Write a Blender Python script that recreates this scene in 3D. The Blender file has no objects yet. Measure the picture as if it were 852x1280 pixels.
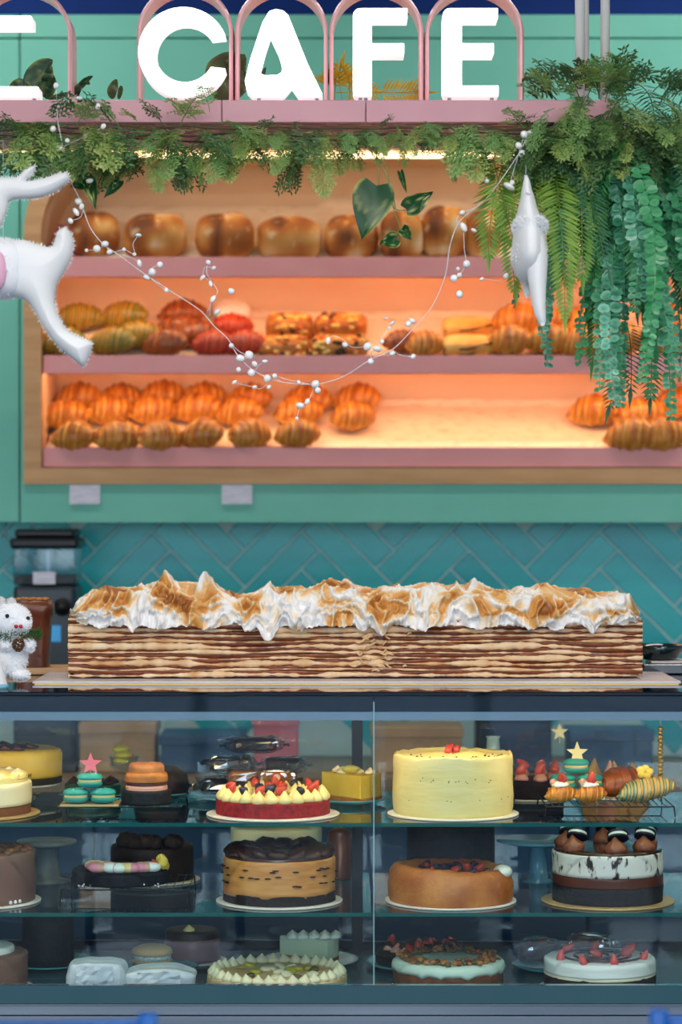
import bpy, math, random
from mathutils import Vector, Matrix, noise
from mathutils.geometry import tessellate_polygon
random.seed(11)
R = random.Random(5)
scene = bpy.context.scene
COL = scene.collection
PI = math.pi
F, CX, CY, CAMZ = 3200.0, 426.0, 640.0, 1.6


def P(px, py, Y):
    """photo pixel + distance (taken from what the thing touches) -> world point"""
    return Vector(((px - CX) / F * Y, Y, CAMZ + (CY - py) / F * Y))


# ------------------------------------------------------------ camera, sky, lights, exposure
cam_d = bpy.data.cameras.new('camera')
cam = bpy.data.objects.new('camera', cam_d)
COL.objects.link(cam)
cam.location = (0, 0, CAMZ)
cam.rotation_euler = (PI / 2, 0, 0)
cam_d.sensor_fit = 'VERTICAL'
cam_d.sensor_height = 36.0
cam_d.lens = 90.0
cam_d.clip_start = 0.05
cam_d.dof.use_dof = True
cam_d.dof.focus_distance = 5.40
cam_d.dof.aperture_fstop = 2.6
scene.camera = cam

world = bpy.data.worlds.new('sky')
scene.world = world
world.use_nodes = True
wn = world.node_tree.nodes['Background']
wn.inputs[0].default_value = (0.74, 0.87, 1.0, 1)
wn.inputs[1].default_value = 6.0

scene.view_settings.view_transform = 'Standard'
scene.view_settings.look = 'None'
scene.view_settings.gamma = 1.0
scene.view_settings.use_curve_mapping = False
scene.view_settings.exposure = 0.03

# room extents
X0, X1, YF, YB, ZC = -3.6, 3.6, -2.6, 7.37, 3.45

# daylight through the glazed shopfront: sky portal in the window opening
pl = bpy.data.lights.new('window_portal', 'AREA')
pl.shape = 'RECTANGLE'
pl.size, pl.size_y = 6.6, 2.75
pl.cycles.is_portal = True
po = bpy.data.objects.new('window_portal', pl)
COL.objects.link(po)
po.location = (0, YF + 0.03, 1.675)
po.rotation_euler = (PI / 2, 0, 0)

# unseen ceiling lamps added to light the counter and the back wall (fixtures built below)
FILL_LAMPS = []
for ly, lx, pw in ((1.6, -1.7, 27), (1.6, 0.0, 27), (1.6, 1.7, 27), (3.3, -1.7, 27), (3.3, 0.0, 27), (3.3, 1.7, 27), (6.35, -1.2, 13), (6.35, 1.2, 13)):
    al = bpy.data.lights.new('fill_light', 'AREA')
    al.shape = 'RECTANGLE'
    al.size, al.size_y = 1.3, 0.10
    al.energy = pw
    al.color = (1.0, 0.95, 0.88)
    ao_ = bpy.data.objects.new('fill_light', al)
    COL.objects.link(ao_)
    ao_.location = (lx, ly, ZC - 0.075)
    FILL_LAMPS.append(ao_)


# ------------------------------------------------------------ colours and materials
def lin(c):
    c = c / 255.0
    return c / 12.92 if c <= 0.04045 else ((c + 0.055) / 1.055) ** 2.4


def C(r, g, b):
    return (lin(r), lin(g), lin(b), 1.0)


MATS = {}


def mat(name, col, rough=0.5, metal=0.0, col2=None, nscale=20.0, bump=None, emit=None, coat=0.0,
        sss=0.0, ramp=None, rnd=None, spec=0.5, stretch=None, sheen=0.0, contrast=(0.35, 0.65)):
    """procedural principled material. col2: noise-mixed second colour. ramp: list of (pos, col) read from
    the mesh attribute 'tone'. rnd: second colour chosen by object."""
    if name in MATS:
        return MATS[name]
    m = bpy.data.materials.new(name)
    m.use_nodes = True
    nt = m.node_tree
    N, Lk = nt.nodes, nt.links
    b = N['Principled BSDF']
    b.inputs['Roughness'].default_value = rough
    b.inputs['Metallic'].default_value = metal
    b.inputs['Specular IOR Level'].default_value = spec
    b.inputs['Coat Weight'].default_value = coat
    b.inputs['Coat Roughness'].default_value = 0.12
    if sheen:
        b.inputs['Sheen Weight'].default_value = sheen
    if sss:
        b.inputs['Subsurface Weight'].default_value = sss
        b.inputs['Subsurface Radius'].default_value = (0.006, 0.004, 0.003)
        b.inputs['Subsurface Scale'].default_value = 1.0
    b.inputs['Base Color'].default_value = col
    out = None
    tc = N.new('ShaderNodeTexCoord')
    vec = tc.outputs['Object']
    if stretch:
        mp = N.new('ShaderNodeMapping')
        mp.inputs['Scale'].default_value = stretch
        Lk.new(vec, mp.inputs['Vector'])
        vec = mp.outputs['Vector']
    if ramp:
        a = N.new('ShaderNodeAttribute')
        a.attribute_name = 'tone'
        r = N.new('ShaderNodeValToRGB')
        el = r.color_ramp.elements
        while len(el) < len(ramp):
            el.new(0.5)
        for e, (p, c) in zip(el, ramp):
            e.position, e.color = p, c
        Lk.new(a.outputs['Fac'], r.inputs['Fac'])
        out = r.outputs['Color']
    if col2:
        n = N.new('ShaderNodeTexNoise')
        n.inputs['Scale'].default_value = nscale
        n.inputs['Detail'].default_value = 6
        Lk.new(vec, n.inputs['Vector'])
        mr = N.new('ShaderNodeMapRange')
        mr.inputs[1].default_value, mr.inputs[2].default_value = contrast
        Lk.new(n.outputs['Fac'], mr.inputs[0])
        mx = N.new('ShaderNodeMix')
        mx.data_type = 'RGBA'
        Lk.new(mr.outputs[0], mx.inputs[0])
        if out:
            Lk.new(out, mx.inputs[6])
        else:
            mx.inputs[6].default_value = col
        mx.inputs[7].default_value = col2
        out = mx.outputs[2]
    if rnd:
        oi = N.new('ShaderNodeObjectInfo')
        mx = N.new('ShaderNodeMix')
        mx.data_type = 'RGBA'
        Lk.new(oi.outputs['Random'], mx.inputs[0])
        if out:
            Lk.new(out, mx.inputs[6])
        else:
            mx.inputs[6].default_value = col
        mx.inputs[7].default_value = rnd
        out = mx.outputs[2]
    if out:
        Lk.new(out, b.inputs['Base Color'])
    if bump:
        n = N.new('ShaderNodeTexNoise')
        n.inputs['Scale'].default_value = bump[0]
        n.inputs['Detail'].default_value = 4
        Lk.new(vec, n.inputs['Vector'])
        bp = N.new('ShaderNodeBump')
        bp.inputs['Strength'].default_value = bump[1]
        bp.inputs['Distance'].default_value = bump[2] if len(bump) > 2 else 0.003
        Lk.new(n.outputs['Fac'], bp.inputs['Height'])
        Lk.new(bp.outputs['Normal'], b.inputs['Normal'])
    if emit:
        b.inputs['Emission Color'].default_value = emit[0]
        b.inputs['Emission Strength'].default_value = emit[1]
    MATS[name] = m
    return m


def glassmat(name, tint, gloss=0.02, f0=0.04, haze=None):
    """pane glass: clear tinted transmission plus Schlick mirror reflection; haze adds a thin milky film"""
    m = bpy.data.materials.new(name)
    m.use_nodes = True
    nt = m.node_tree
    N, Lk = nt.nodes, nt.links
    N.clear()
    o = N.new('ShaderNodeOutputMaterial')
    tr = N.new('ShaderNodeBsdfTransparent')
    tr.inputs[0].default_value = tint
    gl = N.new('ShaderNodeBsdfGlossy')
    gl.inputs['Roughness'].default_value = gloss
    ge = N.new('ShaderNodeNewGeometry')
    dt = N.new('ShaderNodeVectorMath')
    dt.operation = 'DOT_PRODUCT'
    Lk.new(ge.outputs['Normal'], dt.inputs[0])
    Lk.new(ge.outputs['Incoming'], dt.inputs[1])

    def mth(op, a, b=None):
        n = N.new('ShaderNodeMath')
        n.operation = op
        for i, v in enumerate((a, b)):
            if v is None:
                continue
            if isinstance(v, (int, float)):
                n.inputs[i].default_value = v
            else:
                Lk.new(v, n.inputs[i])
        return n.outputs[0]
    c = mth('ABSOLUTE', dt.outputs['Value'])
    p5 = mth('POWER', mth('SUBTRACT', 1.0, c), 5.0)
    fac = mth('ADD', mth('MULTIPLY', p5, 1 - f0), f0)
    mx = N.new('ShaderNodeMixShader')
    Lk.new(fac, mx.inputs[0])
    Lk.new(tr.outputs[0], mx.inputs[1])
    Lk.new(gl.outputs[0], mx.inputs[2])
    last = mx.outputs[0]
    if haze:
        df = N.new('ShaderNodeBsdfDiffuse')
        df.inputs[0].default_value = haze[0]
        m2 = N.new('ShaderNodeMixShader')
        m2.inputs[0].default_value = haze[1]
        Lk.new(last, m2.inputs[1])
        Lk.new(df.outputs[0], m2.inputs[2])
        last = m2.outputs[0]
    Lk.new(last, o.inputs[0])
    MATS[name] = m
    return m


def leafmat(name, c1, c2, c3=None, rough=0.42):
    """leaf: colour varies by leaf spray (object) and along the leaf ('tone'), some light passes through"""
    m = mat(name, c1, rough, ramp=[(0.0, c1), (1.0, c2)], rnd=None)
    nt = m.node_tree
    N, Lk = nt.nodes, nt.links
    b = N['Principled BSDF']
    src = b.inputs['Base Color'].links[0].from_socket
    if c3:
        oi = N.new('ShaderNodeObjectInfo')
        mx = N.new('ShaderNodeMix')
        mx.data_type = 'RGBA'
        ml = N.new('ShaderNodeMath')
        ml.operation = 'MULTIPLY'
        ml.inputs[1].default_value = 0.75
        Lk.new(oi.outputs['Random'], ml.inputs[0])
        Lk.new(ml.outputs[0], mx.inputs[0])
        Lk.new(src, mx.inputs[6])
        mx.inputs[7].default_value = c3
        src = mx.outputs[2]
        Lk.new(src, b.inputs['Base Color'])
    tl = N.new('ShaderNodeBsdfTranslucent')
    Lk.new(src, tl.inputs[0])
    ms = N.new('ShaderNodeMixShader')
    ms.inputs[0].default_value = 0.3
    Lk.new(b.outputs[0], ms.inputs[1])
    Lk.new(tl.outputs[0], ms.inputs[2])
    Lk.new(ms.outputs[0], N['Material Output'].inputs[0])
    return m


# ------------------------------------------------------------ mesh builder
class MB:
    def __init__(s):
        s.v, s.f, s.t = [], [], []

    def add(s, vs, fs, tone=0.0):
        o = len(s.v)
        s.v += [tuple(v) for v in vs]
        s.t += (list(tone) if isinstance(tone, (list, tuple)) else [tone] * len(vs))
        s.f += [tuple(i + o for i in f) for f in fs]
        return s

    def box(s, c, d, rz=0.0, tone=0.0, M=None):
        x, y, z = d[0] / 2, d[1] / 2, d[2] / 2
        m = M or (Matrix.Translation(c) @ Matrix.Rotation(rz, 4, 'Z'))
        vs = [m @ Vector((a * x, b * y, e * z)) for e in (-1, 1) for a, b in ((-1, -1), (1, -1), (1, 1), (-1, 1))]
        return s.add(vs, [(3, 2, 1, 0), (4, 5, 6, 7), (0, 1, 5, 4), (1, 2, 6, 5), (2, 3, 7, 6), (3, 0, 4, 7)], tone)

    def span(s, a, b, tone=0.0):
        return s.box([(a[i] + b[i]) / 2 for i in range(3)], [abs(b[i] - a[i]) for i in range(3)], tone=tone)

    def lathe(s, prof, n=32, c=(0, 0, 0), wob=None, tone=0.0, tones=None, M=None, a0=0.0, a1=2 * PI):
        full = abs(a1 - a0 - 2 * PI) < 1e-6
        k = n if full else n + 1
        vs, ts = [], []
        for j, (r, z) in enumerate(prof):
            for i in range(k):
                a = a0 + (a1 - a0) * i / n
                rr, zz = wob(a, r, z) if wob else (r, z)
                p = Vector((rr * math.cos(a), rr * math.sin(a), zz))
                if M:
                    p = M @ p
                vs.append((p[0] + c[0], p[1] + c[1], p[2] + c[2]))
                ts.append(tones[j] if tones else tone)
        fs = []
        for j in range(len(prof) - 1):
            for i in range(n):
                i2 = (i + 1) % k
                fs.append((j * k + i, j * k + i2, (j + 1) * k + i2, (j + 1) * k + i))
        if full:
            if prof[0][0] > 1e-6:
                fs.append(tuple(reversed(range(k))))
            if prof[-1][0] > 1e-6:
                fs.append(tuple(range((len(prof) - 1) * k, len(prof) * k)))
        return s.add(vs, fs, ts)

    def tube(s, pts, r, n=8, tone=0.0, caps=True):
        pts = [Vector(p) for p in pts]
        m = len(pts)
        rs = r if isinstance(r, (list, tuple)) else [r] * m
        vs, fs = [], []
        up = None
        for i, p in enumerate(pts):
            d = (pts[min(i + 1, m - 1)] - pts[max(i - 1, 0)])
            d = d.normalized() if d.length > 1e-9 else Vector((0, 0, 1))
            if up is None:
                up = d.orthogonal().normalized()
            up = up - d * up.dot(d)
            up = up.normalized() if up.length > 1e-6 else d.orthogonal().normalized()
            w = d.cross(up)
            for k in range(n):
                a = 2 * PI * k / n
                vs.append(p + (up * math.cos(a) + w * math.sin(a)) * rs[i])
        for i in range(m - 1):
            for k in range(n):
                k2 = (k + 1) % n
                fs.append((i * n + k, i * n + k2, (i + 1) * n + k2, (i + 1) * n + k))
        if caps:
            fs.append(tuple(reversed(range(n))))
            fs.append(tuple(range((m - 1) * n, m * n)))
        return s.add(vs, fs, tone)

    def ell(s, c, r, nu=16, nv=10, e=1.0, M=None, wob=None, tone=0.0):
        """ellipsoid / superellipsoid"""
        if not isinstance(r, (list, tuple)):
            r = (r, r, r)

        def sp(x):
            return math.copysign(abs(x) ** e, x)
        vs, fs = [], []
        for j in range(nv + 1):
            b = -PI / 2 + PI * j / nv
            for i in range(nu):
                a = 2 * PI * i / nu
                p = Vector((r[0] * sp(math.cos(b)) * sp(math.cos(a)), r[1] * sp(math.cos(b)) * sp(math.sin(a)), r[2] * sp(math.sin(b))))
                if wob:
                    p = wob(p)
                if M:
                    p = M @ p
                vs.append((p[0] + c[0], p[1] + c[1], p[2] + c[2]))
        for j in range(nv):
            for i in range(nu):
                i2 = (i + 1) % nu
                fs.append((j * nu + i, j * nu + i2, (j + 1) * nu + i2, (j + 1) * nu + i))
        return s.add(vs, fs, tone)

    def prism(s, poly, y0, y1, tone=0.0, M=None):
        """polygon in x,z extruded from y0 to y1"""
        n = len(poly)
        vs = [Vector((x, y0, z)) for x, z in poly] + [Vector((x, y1, z)) for x, z in poly]
        if M:
            vs = [M @ v for v in vs]
        fs = [tuple(range(n)), tuple(reversed(range(n, 2 * n)))]
        for i in range(n):
            j = (i + 1) % n
            fs.append((j, i, i + n, j + n))
        return s.add(vs, fs, tone)

    def grid(s, rows, tone=0.0, wrap=False):
        """rows of points"""
        m, k = len(rows), len(rows[0])
        vs = [p for r in rows for p in r]
        fs = []
        for j in range(m - 1):
            for i in range(k if wrap else k - 1):
                i2 = (i + 1) % k
                fs.append((j * k + i, j * k + i2, (j + 1) * k + i2, (j + 1) * k + i))
        return s.add(vs, fs, tone)

    def mesh(s, name, material, smooth=False):
        me = bpy.data.meshes.new(name)
        me.from_pydata(s.v, [], s.f)
        if any(s.t):
            at = me.attributes.new('tone', 'FLOAT', 'POINT')
            at.data.foreach_set('value', s.t)
        if material:
            me.materials.append(MATS[material] if isinstance(material, str) else material)
        if smooth:
            me.polygons.foreach_set('use_smooth', [True] * len(me.polygons))
        me.update()
        return me

    def build(s, name, material, parent=None, smooth=False, bevel=0.0, loc=None, rz=0.0):
        o = bpy.data.objects.new(name, s.mesh(name, material, smooth))
        COL.objects.link(o)
        if parent:
            o.parent = parent
        if loc is not None:
            o.location = loc
        if rz:
            o.rotation_euler = (0, 0, rz)
        if bevel:
            b = o.modifiers.new('bevel', 'BEVEL')
            b.width, b.segments, b.limit_method = bevel, 2, 'ANGLE'
        return o


def tag(o, label=None, cat=None, group=None, kind=None):
    if label:
        o['label'] = label
    if cat:
        o['category'] = cat
    if group:
        o['group'] = group
    if kind:
        o['kind'] = kind
    return o


def thing(name, label, cat, loc=(0, 0, 0), rz=0.0, group=None):
    o = bpy.data.objects.new(name, None)
    COL.objects.link(o)
    o.empty_display_size = 0.05
    o.location = loc
    o.rotation_euler = (0, 0, rz)
    return tag(o, label, cat, group)


def inst(me, name, parent=None, loc=(0, 0, 0), rot=(0, 0, 0), sc=1.0):
    o = bpy.data.objects.new(name, me)
    COL.objects.link(o)
    if parent:
        o.parent = parent
    o.location = loc
    o.rotation_euler = rot
    o.scale = sc if isinstance(sc, (tuple, list)) else (sc, sc, sc)
    return o


def copy_tree(o, parent=None):
    c = o.copy()
    COL.objects.link(c)
    c.parent = parent
    for ch in list(o.children):
        copy_tree(ch, c)
    return c


def fill_curve(outlines, depth):
    """2D outlines (first outer, others holes) in x,z -> solid (verts, faces); y from 0 to depth"""
    loops = [[Vector((x, z, 0)) for x, z in o] for o in outlines]
    tris = tessellate_polygon(loops)
    flat = [p for o in loops for p in o]
    n = len(flat)
    vs = [Vector((p.x, 0, p.y)) for p in flat] + [Vector((p.x, depth, p.y)) for p in flat]
    fs = []
    for t in tris:
        a, b, c = (flat[i] for i in t)
        if (b - a).cross(c - a).z < 0:
            t = (t[0], t[2], t[1])
        fs.append(tuple(t))
        fs.append((t[0] + n, t[2] + n, t[1] + n))
    o0 = 0
    for k, o in enumerate(loops):
        m = len(o)
        area = sum(o[i].x * o[(i + 1) % m].y - o[(i + 1) % m].x * o[i].y for i in range(m))
        ccw = (area > 0) == (k == 0)
        for i in range(m):
            j = (i + 1) % m
            q = (o0 + j, o0 + i, o0 + i + n, o0 + j + n)
            fs.append(q if ccw else tuple(reversed(q)))
        o0 += m
    return vs, fs


def nz(*a):
    return noise.noise(Vector(a))


def lerp_list(pts, x):
    if x <= pts[0][0]:
        return pts[0][1]
    for (a, b), (c, d) in zip(pts, pts[1:]):
        if x <= c:
            t = (x - a) / (c - a)
            return b + (d - b) * t
    return pts[-1][1]


def catmull(pts, per=6):
    pts = [Vector(p) for p in pts]
    out = []
    n = len(pts)
    for i in range(n - 1):
        p0, p1, p2, p3 = pts[max(i - 1, 0)], pts[i], pts[i + 1], pts[min(i + 2, n - 1)]
        for k in range(per):
            t = k / per
            out.append(0.5 * ((2 * p1) + (p2 - p0) * t + (2 * p0 - 5 * p1 + 4 * p2 - p3) * t * t + (3 * p1 - p0 - 3 * p2 + p3) * t ** 3))
    out.append(pts[-1])
    return out

# ------------------------------------------------------------ shared materials
mat('mint', C(122, 204, 184), 0.5, col2=C(114, 196, 176), nscale=3, spec=.3)
mat('seam', C(40, 110, 100), 0.7)
mat('navy', C(4, 48, 120), 0.7, col2=C(3, 42, 110), nscale=4, spec=.2)
mat('pink', C(214, 158, 170), 0.4, col2=C(206, 150, 163), nscale=6)
mat('shelfpink', C(232, 158, 158), 0.45, col2=C(226, 150, 150), nscale=6)
mat('archpink', C(240, 190, 196), 0.3)
mat('salmon', C(236, 206, 168), 0.7, col2=C(231, 199, 160), nscale=5)
mat('ply', C(214, 166, 116), 0.55, col2=C(198, 150, 100), nscale=5, stretch=(1, 8, 8), bump=(60, 0.1, 0.001))
mat('tile', C(18, 196, 206), 0.22, col2=C(14, 182, 194), nscale=9, rnd=C(26, 204, 210), bump=(16, 0.2, 0.003), spec=0.3)
mat('grout', C(214, 246, 244), 0.8)
mat('floor', C(46, 60, 80), 0.7, col2=C(34, 50, 74), nscale=1.2, spec=.2)
mat('ceiling', C(70, 86, 110), 0.8)
mat('plaster', C(206, 210, 206), 0.8, col2=C(198, 203, 200), nscale=2)
mat('blackmetal', C(22, 24, 28), 0.35, 0.4)
mat('steel', C(150, 160, 172), 0.32, 0.85, col2=C(132, 143, 156), nscale=4, stretch=(0.3, 1, 14))
mat('white', C(238, 238, 238), 0.4)
mat('ledwarm', C(255, 220, 160), 0.5, emit=(C(255, 218, 166), 23.0))
mat('ledsign', C(255, 230, 180), 0.5, emit=(C(255, 214, 150), 2.5))
mat('ledcase', C(255, 240, 210), 0.5, emit=(C(255, 220, 162), 27.0))
mat('signface', C(255, 255, 255), 0.4, emit=((1, 1, 1, 1), 2.4))
mat('signside', C(255, 255, 255), 0.4, emit=((1, 0.98, 0.96, 1), 0.55))
glassmat('pane', (0.93, 0.975, 0.985, 1))
glassmat('clear', (0.95, 0.98, 0.98, 1))
glassmat('shelfglass', (0.86, 0.96, 0.95, 1))
glassmat('hopper', (0.62, 0.76, 0.80, 1))
glassmat('film', (0.90, 0.91, 0.92, 1), gloss=0.04, f0=0.22)
mat('glassedge', C(22, 92, 88), 0.15)

# ------------------------------------------------------------ room shell
def struct(o, label=None):
    o['kind'] = 'structure'
    if label:
        o['label'] = label
    return o


struct(MB().span((X0, YF, -0.1), (X1, YB + 0.3, 0)).build('floor', 'floor'), 'smooth blue grey cafe floor')
struct(MB().span((X0, YF, ZC), (X1, YB + 0.3, ZC + 0.1)).build('ceiling', 'ceiling'), 'dark blue grey ceiling')
struct(MB().span((X0 - 0.1, YF, 0), (X0, YB + 0.3, ZC)).build('wall_left', 'plaster'), 'pale plaster side wall')
struct(MB().span((X1, YF, 0), (X1 + 0.1, YB + 0.3, ZC)).build('wall_right', 'plaster'), 'pale plaster side wall')
struct(MB().span((-40, YF - 60.0, -0.14), (40, YF - .1, -0.02)).build('floor_pavement', mat('pavement', C(50, 60, 74), 0.9, col2=C(36, 46, 62), nscale=.25, spec=.1)), 'street pavement outside the shopfront')
# shopfront behind the camera
wf = struct(MB().span((X0, YF - 0.1, 0), (X1, YF, 0.30)).span((X0, YF - 0.1, 3.05), (X1, YF, ZC))
            .span((X0, YF - 0.1, 0.30), (-3.3, YF, 3.05)).span((3.3, YF - 0.1, 0.30), (X1, YF, 3.05)).build('wall_front', 'plaster'), 'shopfront wall around the street window')
win = bpy.data.objects.new('window_1', None)
COL.objects.link(win)
struct(win, 'wide street window with dark mullions')
for x in (-3.3, -2.0, -0.72, 0.72, 2.0, 3.3):
    MB().span((x - 0.04, YF - 0.08, 0.30), (x + 0.04, YF - 0.02, 3.05)).build('mullion', 'blackmetal', win)
MB().span((-3.3, YF - 0.08, 2.36), (3.3, YF - 0.02, 2.44)).build('transom', 'blackmetal', win)

# housings for the added ceiling lamps
for i, lo in enumerate(FILL_LAMPS):
    t_ = bpy.data.objects.new('fill_lamp', None)
    COL.objects.link(t_)
    t_.location = (lo.location.x, lo.location.y, ZC)
    t_['label'] = 'added linear white fill lamp over the guest area' if i < 6 else 'added linear white fill lamp over the staff aisle'
    t_['category'] = 'lamp'
    t_['group'] = 'added linear fill lamps over the guests' if i < 6 else 'added linear fill lamps over the staff aisle'
    MB().span((-.68, -.07, -.07), (.68, .07, -.0005)).build('housing', 'white', t_)
    MB().span((-.66, -.055, -.0735), (.66, .055, -.0705)).build('diffuser', 'white', t_)

# ---- tiled wall between the back counter and the bread cabinet
wb = struct(MB().span((X0, YB, 0), (X1, YB + 0.1, ZC)).build('wall_back', 'grout'), 'teal herringbone tiled wall behind the counter')
TL, TW, GR = 132 / F * 7.36, 33 / F * 7.36, 0.006
tb = MB()
x, z, d = TL / 2 - GR / 2, TW / 2 - GR / 2, 0.0035
b0 = 0.0025
tb.add([(-x, 0, -z), (x, 0, -z), (x, 0, z), (-x, 0, z), (-x + b0, -d, -z + b0), (x - b0, -d, -z + b0), (x - b0, -d, z - b0), (-x + b0, -d, z - b0)],
       [(4, 5, 6, 7), (0, 1, 5, 4), (1, 2, 6, 5), (2, 3, 7, 6), (3, 0, 4, 7)])
tme = tb.mesh('tile', 'tile')
J0 = P(422 + 325 / 1.98, 640 + 95 / 1.98, 7.36)
c45 = math.cos(PI / 4)
for i in range(-26, 27):
    for j in range(-8, 9):
        for kind in (0, 1):
            u0, v0 = i * TW + j * TL, i * TW - j * TL
            if kind == 0:
                cu, cv, ang = u0 + TL / 2, v0 + TW / 2, PI / 4
            else:
                cu, cv, ang = u0 + TL + TW / 2, v0 + TW - TL / 2, 3 * PI / 4
            # rotate the tile axes by 45 degrees
            wx = J0.x + (cu - cv) * c45 - TL * c45
            wz = J0.z + (cu + cv) * c45 - TL * c45
            if abs(wx) < 1.35 and 0.98 < wz < 1.66:
                inst(tme, 'tile', wb, (wx, YB - 0.001, wz), (R.uniform(-.006, .006), -ang, R.uniform(-.006, .006)))

# ---- upper mint wall with the rounded bread alcove
YM = 7.0
zt, zl = P(0, 18, YM).z, P(0, 653, YM).z
wu = bpy.data.objects.new('wall_upper', None)
COL.objects.link(wu)
wu.location = (0, YM, zl)
struct(wu, 'mint green panelled wall above the tiles with a rounded alcove')


def rrect(x0, x1, z0, z1, r, n=14, bottom=0.0):
    """x0..x1, z0..z1, upper corners rounded by r"""
    pts = [(x0, z0), (x1, z0)]
    for k in range(n + 1):
        a = PI / 2 * k / n
        pts.append((x1 - r + r * math.cos(a), z1 - r + r * math.sin(a)))
    for k in range(n + 1):
        a = PI / 2 + PI / 2 * k / n
        pts.append((x0 + r + r * math.cos(a), z1 - r + r * math.sin(a)))
    return pts


PX = YM / F
ax0, ax1 = P(30, 0, YM).x, P(1010, 0, YM).x
az0, az1 = P(0, 605, YM).z, P(0, 166, YM).z
outer_r = 128 * PX
fw = 22 * PX
ao = rrect(ax0, ax1, az0, az1, outer_r)
ai = rrect(ax0 + fw, ax1 - fw, az0 + 20 * PX, az1 - fw, outer_r - fw)
xs, zg = P(31.0, 0, YM).x, P(0, 48, YM).z
xL, xR = -2.2, 2.2
g = 0.002


def wpart(mb, name, m, **k):
    mb.v = [(a, b - YM, c - zl) for a, b, c in mb.v]
    return mb.build(name, m, wu, **k)


# the alcove starts close to the seam line
vs, fs = fill_curve([[(xs - 0.012, zl), (xR, zl), (xR, zg - g), (xs - 0.012, zg - g)], ao], 0.36)
wpart(MB().add([v + Vector((0, YM, 0)) for v in vs], fs), 'panel', 'mint')
wpart(MB().span((xL, YM, zl), (xs - 0.016, YM + 0.36, zg - g)), 'panel', 'mint', bevel=0.003)
wpart(MB().span((xL, YM, zg + g), (xs - 0.016, YM + 0.36, zt)), 'panel', 'mint', bevel=0.003)
wpart(MB().span((xs - 0.012, YM, zg + g), (xR, YM + 0.36, zt)), 'panel', 'mint', bevel=0.003)
wpart(MB().span((xL, YM + 0.34, zl + 0.01), (xs + 0.006, YM + 0.365, zt)), 'backing', 'seam')
struct(MB().span((X0, YM + 0.02, zt + 0.001), (X1, YB, ZC)).build('trim_1', 'navy'), 'navy blue band above the mint panels')

# ---- bread cabinet set into the alcove
cab = thing('bread_cabinet', 'arched plywood framed bread cabinet with three pink shelves in the mint wall', 'cabinet', (0, YM, az0))


def cpart(mb, name, m, **k):
    mb.v = [(a, b - YM, c - az0) for a, b, c in mb.v]
    return mb.build(name, m, cab, **k)


vs, fs = fill_curve([ao, ai], 0.05)
cpart(MB().add([v + Vector((0, YM - 0.010, 0)) for v in vs], fs), 'frame', 'ply')
rows = [[(x, y, z) for x, z in ai] for y in (YM + 0.03, YM + 0.35)]
cpart(MB().grid(rows, wrap=True), 'lining', 'salmon', smooth=False)
bk = MB().add([(x, YM + 0.349, z) for x, z in ai], [tuple(range(len(ai)))])
cpart(bk, 'back_panel', 'salmon')
SHELF = {}
ix0, ix1 = ax0 + fw + 0.003, ax1 - fw - 0.003
for nm, ya, yb in (('top', 321, 346), ('mid', 444, 467), ('low', 559, 584)):
    za, zb = P(0, ya, YM).z, P(0, yb, YM).z
    zf = za - 0.022
    SHELF[nm] = zf
    poly = [(YM + 0.004, zb), (YM + 0.004, za), (YM + 0.022, za), (YM + 0.022, zf), (YM + 0.345, zf + 0.15), (YM + 0.345, zf + 0.13), (YM + 0.03, zb)]
    mb = MB()
    n = len(poly)
    mb.add([(ix0, y, z) for y, z in poly] + [(ix1, y, z) for y, z in poly],
           [tuple(range(n)), tuple(reversed(range(n, 2 * n)))] + [((i + 1) % n, i, i + n, (i + 1) % n + n) for i in range(n)])
    sh = cpart(mb, 'shelf', 'shelfpink', bevel=0.002)
    if nm != 'low':
        cpart(MB().span((ix0 + .02, YM + 0.046, zb + 0.0035), (ix1 - .02, YM + 0.060, zb + 0.0085)), 'light_strip', 'ledwarm')
cpart(MB().span((ax0 + outer_r, YM + 0.045, az1 - fw - 0.012), (ax1 - outer_r, YM + 0.06, az1 - fw - 0.002)), 'light_strip', mat('ledtop', C(255, 220, 160), 0.5, emit=(C(255, 216, 166), 6.0)))


def slope(shelf, t):
    """point height on a tilted shelf deck, t 0 front .. 1 back"""
    return YM + 0.03 + 0.30 * t, SHELF[shelf] + 0.15 * (0.008 + 0.30 * t) / 0.323


# parchment on the three decks
mat('parchment', C(250, 228, 196), 0.75, col2=C(222, 178, 128), nscale=26, stretch=(1, 1, 3), contrast=(0.52, 0.86))
for nm, xa, xb, ex, lab in (('low', 56, 900, 0.0, 'crumb-specked parchment lining the lowest bread shelf'),
                            ('mid', 58, 900, 0.006, 'cream parchment under the pastries on the middle bread shelf'),
                            ('top', 100, 900, 0.02, 'cream parchment standing up behind the loaves on the top bread shelf')):
    rows = []
    m = 60
    for k in range(15):
        row = []
        for i in range(m + 1):
            px = xa + (xb - xa) * i / m
            t = k / 12
            y, z = slope(nm, min(t, 1.0))
            if t > 1:
                z += (t - 1) * 0.30 * (1 if nm == 'top' else 0.35) + (0.02 if nm == 'top' and i > m * .38 else 0)
            row.append(((px - CX) / F * YM, min(y, YM + 0.335), z + 0.004 + 0.004 * nz(px * .05, k * .6, 3.3 + ex) + 0.003))
        rows.append(row)
    o = MB().grid(rows).build('parchment_sheet', 'parchment', None, smooth=True)
    sm = o.modifiers.new('thick', 'SOLIDIFY')
    sm.thickness = 0.0006
    tag(o, lab, 'paper')

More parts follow.
